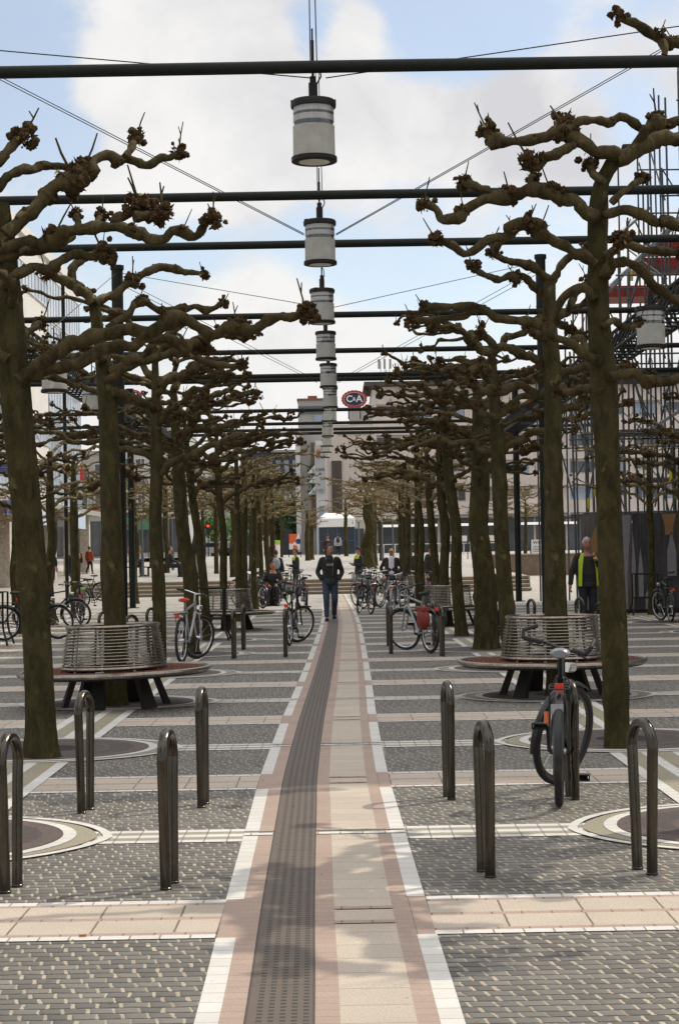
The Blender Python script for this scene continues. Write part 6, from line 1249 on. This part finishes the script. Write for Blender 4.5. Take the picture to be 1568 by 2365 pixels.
b = MB(); [b.box((W * (.16 + .17 * i / 9), -.1, Hh * .50), (.14, .2, Hh * .46)) for i in range(10)]; b.build('rib_panel', mat("dark_ribs", (.13, .11, .095), .8, 0, .1, 2), t, smooth=False); b = MB(); b.box((W * .62, -.06, Hh * .94), (W * .7, .12, .08)); b.box((W * .62, -.06, Hh * .55), (W * .7, .12, .05)); b.build('joint', GRC, t); rows(t, W, .3, 3.0, 4, 1, GL, DFR, 2, .85, .9)
b = MB(); b.box((W * .55, 4, Hh + .12), (W * .8, 6, .24)); b.box((W * .72, 3.4, Hh + 1.2), (W * .44, 3.0, 1.9)); b.build('roof', GRC, t, smooth=False)
t, W, Hh = block('tower_block', 688, 747, 925, 196, GRC, 'narrow grey tower block with a brown ribbed face, left of the lamp row', depth=12)
b = MB(); b.box((W * .5, -.08, Hh - 1.0), (W, .16, .75)); b.build('window_band', GL, t, smooth=False); b = MB(); b.box((W * .70, -.12, Hh * .45), (W * .46, .24, Hh * .55)); b.build('rib_panel', BRN, t, smooth=False); b = MB(); b.box((W * .78, -.08, Hh - 2.0), (W * .34, .1, .9)); b.build('window', GLB, t, smooth=False); b = MB(); b.box((W * .5, 6, Hh + .1), (W + .2, 12.2, .2)); b.box((W * .55, 5, Hh + .5), (1.0, 1.2, .7)); b.build('roof', mat("brick_cap", (.22, .08, .05), .8), t, smooth=False); b = MB(); b.box((-.1, -.1, Hh * .42), (.5, .3, Hh * .8)); b.build('pilaster', WHI, t, smooth=False)
t2, W2, H2 = block('shop_house', 728, 752, 1018, 194, WHI, 'slim pale house with a vertical shop banner beside the tower block', depth=6); rows(t2, W2, 3, H2 - .5, 1, 3, GLB, FRM, 1, .5, .5)
DG = paint("sign_green", (.015, .05, .035), .5); SW = paint("sign_white", (.75, .74, .70), .5)
q = P(719, 1106, 195.2); t = thing('shop_sign', 'vertical dark green sign with white letters on the grey tower block', 'sign', (q.x, 195.2, P(719, 1145, 195.2).z)); k = 195.2 / FPX
for py, (u, l_) in ((1083, 'FS'), (1107, 'OT'), (1132, 'UA')):
    z = (1145 - py) * k; s_ = 20 * k; b = MB(); b.box((0, 0, z), (s_ * .9, .08, s_ * .98)); b.build('panel', DG, t, smooth=False); b = MB(); b.add([(-s_ * .45, -.045, z - s_ * .49), (s_ * .45, -.045, z - s_ * .49), (s_ * .45, -.045, z + s_ * .49)], [(0, 1, 2)]); b.build('stripe', SW, t, smooth=False)
    text_mesh('letter', u, s_ * .62, SW, Matrix.Translation((-s_ * .22, -.06, z + s_ * .22)) @ FACE, t, .01); text_mesh('letter', l_, s_ * .62, DG, Matrix.Translation((s_ * .22, -.06, z - s_ * .22)) @ FACE, t, .01)
q = P(739, 1086, 193.5); t = thing('cafe_sign', 'pale shop banner lettered CAFE with a cone emblem beside the green sign', 'sign', (q.x, 193.4, q.z - 1.2)); MB().box((0, 0, 1.5), (1.05, .08, 4.6)).build('panel', paint("banner_grey", (.42, .42, .41), .6), t, smooth=False); text_mesh('letters', 'CAFE', .42, paint("sign_black", (.02, .02, .02), .5), Matrix.Translation((0, -.06, 1.25)) @ FACE, t, .01); b = MB(); b.lathe([(0, 2.3), (.22, 3.0), (.26, 3.2), (0, 3.5)], 10, (-.1, -.12, 0)); b.build('cone_emblem', paint("cone_brown", (.35, .13, .05), .6), t)
def round_sign(px, py, Y, w_px, label, mast):
    q = P(px, py, Y); k = w_px * Y / FPX / 2; t = thing('rooftop_sign', label, 'sign', (q.x, Y, q.z), 0, 'round store signs'); n = 48
    def disc(r, sc, y0, y1, m_, nm, scal=0.0):
        b = MB(); pr = [(r * (1 + scal * abs(math.sin(a * 10))) * math.cos(a), sc * r * (1 + scal * abs(math.sin(a * 10))) * math.sin(a)) for a in np.arange(n * 2) * math.pi / n]; b.prism(pr, y0, y1); b.build(nm, m_, t, smooth=False)
    disc(k * .95, .70, -.12, .2, paint("sign_red", (.42, .028, .02), .4), 'scalloped_rim', .06); disc(k * .79, .66, -.16, -.125, SW, 'white_line'); disc(k * .76, .655, -.20, -.165, paint("sign_navy", (.012, .016, .045), .4), 'panel')
    text_mesh('letters', 'C', k * .72, SW, Matrix.Translation((-k * .38, -.24, 0)) @ FACE, t, .02, .012 * k); text_mesh('letters', '&', k * .40, SW, Matrix.Translation((-k * .01, -.24, .0)) @ FACE, t, .02, .004 * k); text_mesh('letters', 'A', k * .74, SW, Matrix.Translation((k * .38, -.24, 0)) @ FACE, t, .02, .012 * k)
    b = MB(); [b.tube([(s_ * k * .45, .25, -mast), (s_ * k * .45, .25, 0)], .06, 6) for s_ in (-1, 1)]; b.build('support', MT['darkmetal'], t)
round_sign(818, 922, 206, 60, 'round dark blue store sign, scalloped red rim, white letters C&A, on the roof', 2.2); round_sign(307, 915, 140, 44, 'round dark blue and red C&A store sign half hidden behind the left post', 2.0)
t, W, Hh = block('dark_office', 556, 690, 1046, 245, DKB, 'dark glass office building behind the left tree crowns'); rows(t, W, 4, Hh - .4, 7, 3, GLB, DFR, 1, .6, .6); MB().box((W / 2, 8, Hh + .15), (W + .3, 16.3, .3)).build('roof', GRC, t, smooth=False)
t, W, Hh = block('pale_office', 420, 556, 1085, 250, WHI, 'low pale office building behind the left tree crowns'); rows(t, W, 3, Hh - .3, 7, 3, GL, FRM, 1, .7, .55); MB().box((W / 2, 8, Hh + .15), (W + .3, 16.3, .3)).build('roof', GRC, t, smooth=False)
t, W, Hh = block('grey_house', 284, 420, 955, 150, wall_mat("light_grey_render", (.42, .42, .42)), 'light grey commercial building carrying the left round sign'); rows(t, W, 4, Hh - .4, 5, 5, GL, FRM, 1, .62, .5); MB().box((W / 2, 8, Hh + .15), (W + .3, 16.3, .3)).build('roof', GRC, t, smooth=False); rows(t, W, .3, 3.2, 4, 1, GL, DFR, 2, .9, .9)
t, W, Hh = block('corner_house', 40, 296, 1052, 172, wall_mat("stone_grey_render", (.36, .34, .31)), 'grey stone corner building with dark shop windows behind the far left trunks'); rows(t, W, 4, Hh - .4, 6, 2, GL, FRM, 1, .6, .6); rows(t, W, .2, 3.5, 5, 1, GL, DFR, 2, .94, .94); MB().box((W / 2, 8, Hh + .15), (W + .3, 16.3, .3)).build('roof', GRC, t, smooth=False)
q = P(313, 1200, 148.5); t = thing('awning', 'plain green awning under the grey building, behind the left street lamps', 'awning', (q.x, 149.4, 1.5)); b = MB(); b.prism([(-1.1, 2.3), (1.1, 2.3), (1.1, 3.9), (-.7, 3.9)], -.9, -.8); b.build('cloth', paint("awning_green", (.07, .16, .09), .8), t, smooth=False); b = MB(); [b.tube([(x, -.85, 0), (x, -.85, 2.3)], .04, 6) for x in (-1.0, 1.0)]; b.build('post', DFR, t)
def left_facade():
    X, Ya, Yb = -17.2, 52.0, 126.5; zt = 19.7; t = thing('glass_store', 'tall white and glass department store along the left side with a parapet', 'building', (X, Ya, 0)); L_ = Yb - Ya
    b = MB(); b.box((-8, L_ / 2, zt / 2 + 2.25), (16, L_, zt - 4.5)); b.box((-9.5, L_ / 2, 2.25), (13, L_, 4.5)); b.build('wall', WHI, t, smooth=False)
    kit = WinKit(); nb = 16; bw = L_ / nb; mull_g = paint("white_mullion", (.62, .63, .64), .4)
    for i in range(nb):
        for j in range(5):
            if i in (11, 12) and j in (3, 2) or i == 4: continue
            z = 4.9 + (zt - 5.7) * (j + .5) / 5; kit.put(t, bw * .95, (zt - 5.7) / 5 * (.93 if i < 10 or i > 12 else .5), (.03, bw * (i + .5), z), R(90), GLC if (i * 3 + j) % 5 else GLB, mull_g, 3)
    for i, j, d in ((8, 3, .9), (9, 2, 1.1), (6, 2, .9)):
        z = 4.9 + (zt - 5.7) * (j + .5) / 5; b = MB(); b.box((d / 2 + .12, bw * (i + .5), z), (d, bw * .8, 2.2)); b.build('glass_box', GLB, t, smooth=False); [MB().box((d / 2 + .12, bw * (i + .5), z + s_ * 1.13), (d + .1, bw * .85, .08)).build('box_frame', GRC, t, smooth=False) for s_ in (-1, 1)]
    MB().box((-.1, L_ / 2, zt + .3), (.6, L_ + .4, .6)).build('parapet', WHI, t, smooth=False); MB().box((-8, L_ / 2, zt + .1), (16, L_, .2)).build('roof', GRC, t, smooth=False)
    MB().box((.7, L_ / 2, 4.5), (1.8, L_, .3)).build('canopy', mat("canopy_edge", (.30, .28, .25), .7), t, smooth=False)
    for i in range(10): MB().box((.9, 3 + i * 7.4, 2.15), (.6, .6, 4.3)).build('column', mat("stone_column", (.52, .46, .38), .8) if i == 0 else bpy.data.materials['stone_column'], t, smooth=False)
    for i in range(nb): kit.put(t, bw * .92, 3.2, (-2.95, bw * (i + .5), 1.9), R(90), GL, DFR, 2)
    for i, (y, c, n_) in enumerate(((38, (.03, .06, .28), "blue_fascia"), (47, (.45, .55, .66), "pale_blue_fascia"), (54, (.05, .05, .05), "black_fascia"), (62, (.45, .55, .66), "pale_blue_fascia"))): MB().box((1.66, y, 3.9), (.1, 3.8, 1.0)).build('fascia', paint(n_, c, .5), t, smooth=False)
left_facade()
def small_sign(px, py, Y, wpx, hpx, col, cname, label, X=None):
    q = P(px, py, Y); k = Y / FPX; t = thing('shop_sign', label, 'sign', q); MB().box((0, 0, 0), (wpx * k, .12, hpx * k)).build('panel', paint(cname, col, .5), t, smooth=False); b = MB(); b.tube([(0, 0, hpx * k / 2), (0, 0, hpx * k / 2 + .15), (-1.4, .0, hpx * k / 2 + .15)], .03, 5); b.build('bracket', MT['darkmetal'], t); return t, k
small_sign(14, 1082, 90.6, 36, 22, (.02, .05, .30), "sign_blue2", 'blue projecting shop sign at the left frame edge'); small_sign(190, 1092, 118, 9, 44, (.55, .03, .03), "sign_red2", 'narrow red and white banner on the left shop front'); small_sign(222, 1175, 124, 14, 9, (.60, .10, .03), "sign_orange", 'small orange sign behind the nearest trunks on the left')
t, k = small_sign(30, 1196, 92.6, 22, 20, (.05, .045, .04), "sign_dark", 'dark shop sign with a yellow leaf shaped emblem at the far left'); b = MB(); b.add([(-.1, -.07, -.1), (.0, -.07, .16), (.06, -.07, -.02)], [(0, 2, 1)]); b.add([(.0, -.07, -.08), (.14, -.07, .10), (.16, -.07, -.1)], [(0, 2, 1)]); b.build('emblem', paint("emblem_yellow", (.6, .5, .02), .5), t, smooth=False)
t, k = small_sign(665, 1150, 200, 15, 15, (.72, .72, .70), "sign_white", 'square white sign with a black letter Y above the green trees'); text_mesh('letter', 'Y', .62, paint("sign_black", (.02, .02, .02), .5), Matrix.Translation((0, -.08, 0)) @ FACE, t, .01)
t, w_, h_, zc = board('station_sign', 1028, 1078, 1237, 1251, 140, 'low white board with a blue U station sign among the right hand trunks', 'sign', (.68, .66, .60), "sign_cream"); MB().box((.02, -.07, zc), (.30, .02, .30)).build('emblem', paint("sign_blue", (.03, .10, .35), .5), t); text_mesh('letter', 'U', .28, SW, Matrix.Translation((.02, -.09, zc)) @ FACE, t, .006); text_mesh('letter', 'K', .28, paint("sign_black", (.02, .02, .02), .5), Matrix.Translation((.42, -.07, zc)) @ FACE, t, .006)
t, w_, h_, zc = board('notice_board', 1226, 1254, 1246, 1278, 118, 'white notice board on posts lettered WO behind the right trunks', 'sign', (.62, .61, .58), "sign_pale"); text_mesh('letters', 'WO', .3, paint("sign_black", (.02, .02, .02), .5), Matrix.Translation((0, -.07, zc + h_ * .28)) @ FACE, t, .006); [MB().box((0, -.065, zc + h_ * f), (w_ * .7, .01, .03)).build('text_line', paint("sign_black", (.02, .02, .02), .5), t) for f in (.0, -.12, -.24, -.36)]
board('display_board', 1106, 1146, 1236, 1250, 150, 'blank cream board before the dark shops between two right trunks', 'sign', (.60, .56, .46), "sign_cream2")
a, c = P(1120, 1334, 98), P(1345, 1334, 98); t = thing('passage_wall', 'low brown parapet wall of a sunken passage right of the steps', 'wall', (a.x, 98, .27)); MB().box(((c.x - a.x) / 2, .2, .55), (c.x - a.x, .4, 1.1)).build('wall', mat("brown_wall", (.17, .125, .085), .85, 0, .2, 3), t, smooth=False); MB().box(((c.x - a.x) / 2, .2, 1.13), (c.x - a.x + .1, .5, .07)).build('coping', MT['concrete'], t, smooth=False)
a, c = P(860, 1290, 140), P(1150, 1290, 140); t = thing('railing', 'light metal railing across the plaza behind the massive plane tree', 'railing', (a.x, 140, ground_z(a.x, 140))); L_ = c.x - a.x
for z in (.95, .2): MB().tube([(0, 0, z), (L_, 0, z)], .03, 6).build('rail', FRM, t)
for i in range(12): MB().tube([(L_ * i / 11, 0, 0), (L_ * i / 11, 0, .95)], .03, 6).build('upright', FRM, t)
q = G(605, 1365); t = thing('white_post', 'thin white marker post at the foot of the steps left of the backpack man', 'post', (P(606, 1335, 75).x, 76, ground_z(0, 76))); b = MB(); b.tube([(0, 0, 0), (0, 0, 1.5)], .04, 8); b.lathe([(.045, 1.5), (0, 1.53)], 8); b.build('shaft', SW, t)
def shade_store():                                     # the store along the right, beyond the frame, whose shadow lies over the avenue
    x0, x1, y0, y1, h = 12.5, 40, 25.4, 61.5, 24.0; t = thing('corner_store', 'tall stone department store on the right beyond the frame, shading the avenue', 'building', (x0, y0, 0)); W, L_ = x1 - x0, y1 - y0
    MB().box((W / 2, L_ / 2, h / 2), (W, L_, h)).build('wall', wall_mat("store_stone", (.36, .33, .29)), t, smooth=False); kit = WinKit()
    for j in range(6):
        for i in range(7): kit.put(t, 3.6, 2.2, (-.03, L_ * (i + .5) / 7, 3 + j * 4.0), R(-90), GL, DFR, 2)
        for i in range(5): kit.put(t, 3.6, 2.2, (W * (i + .5) / 5, -.03, 3 + j * 4.0), 0, GL, DFR, 2)
    MB().box((W / 2, L_ / 2, h - .2), (W + .1, L_ + .1, .38)).build('roof', GRC, t, smooth=False)
shade_store()
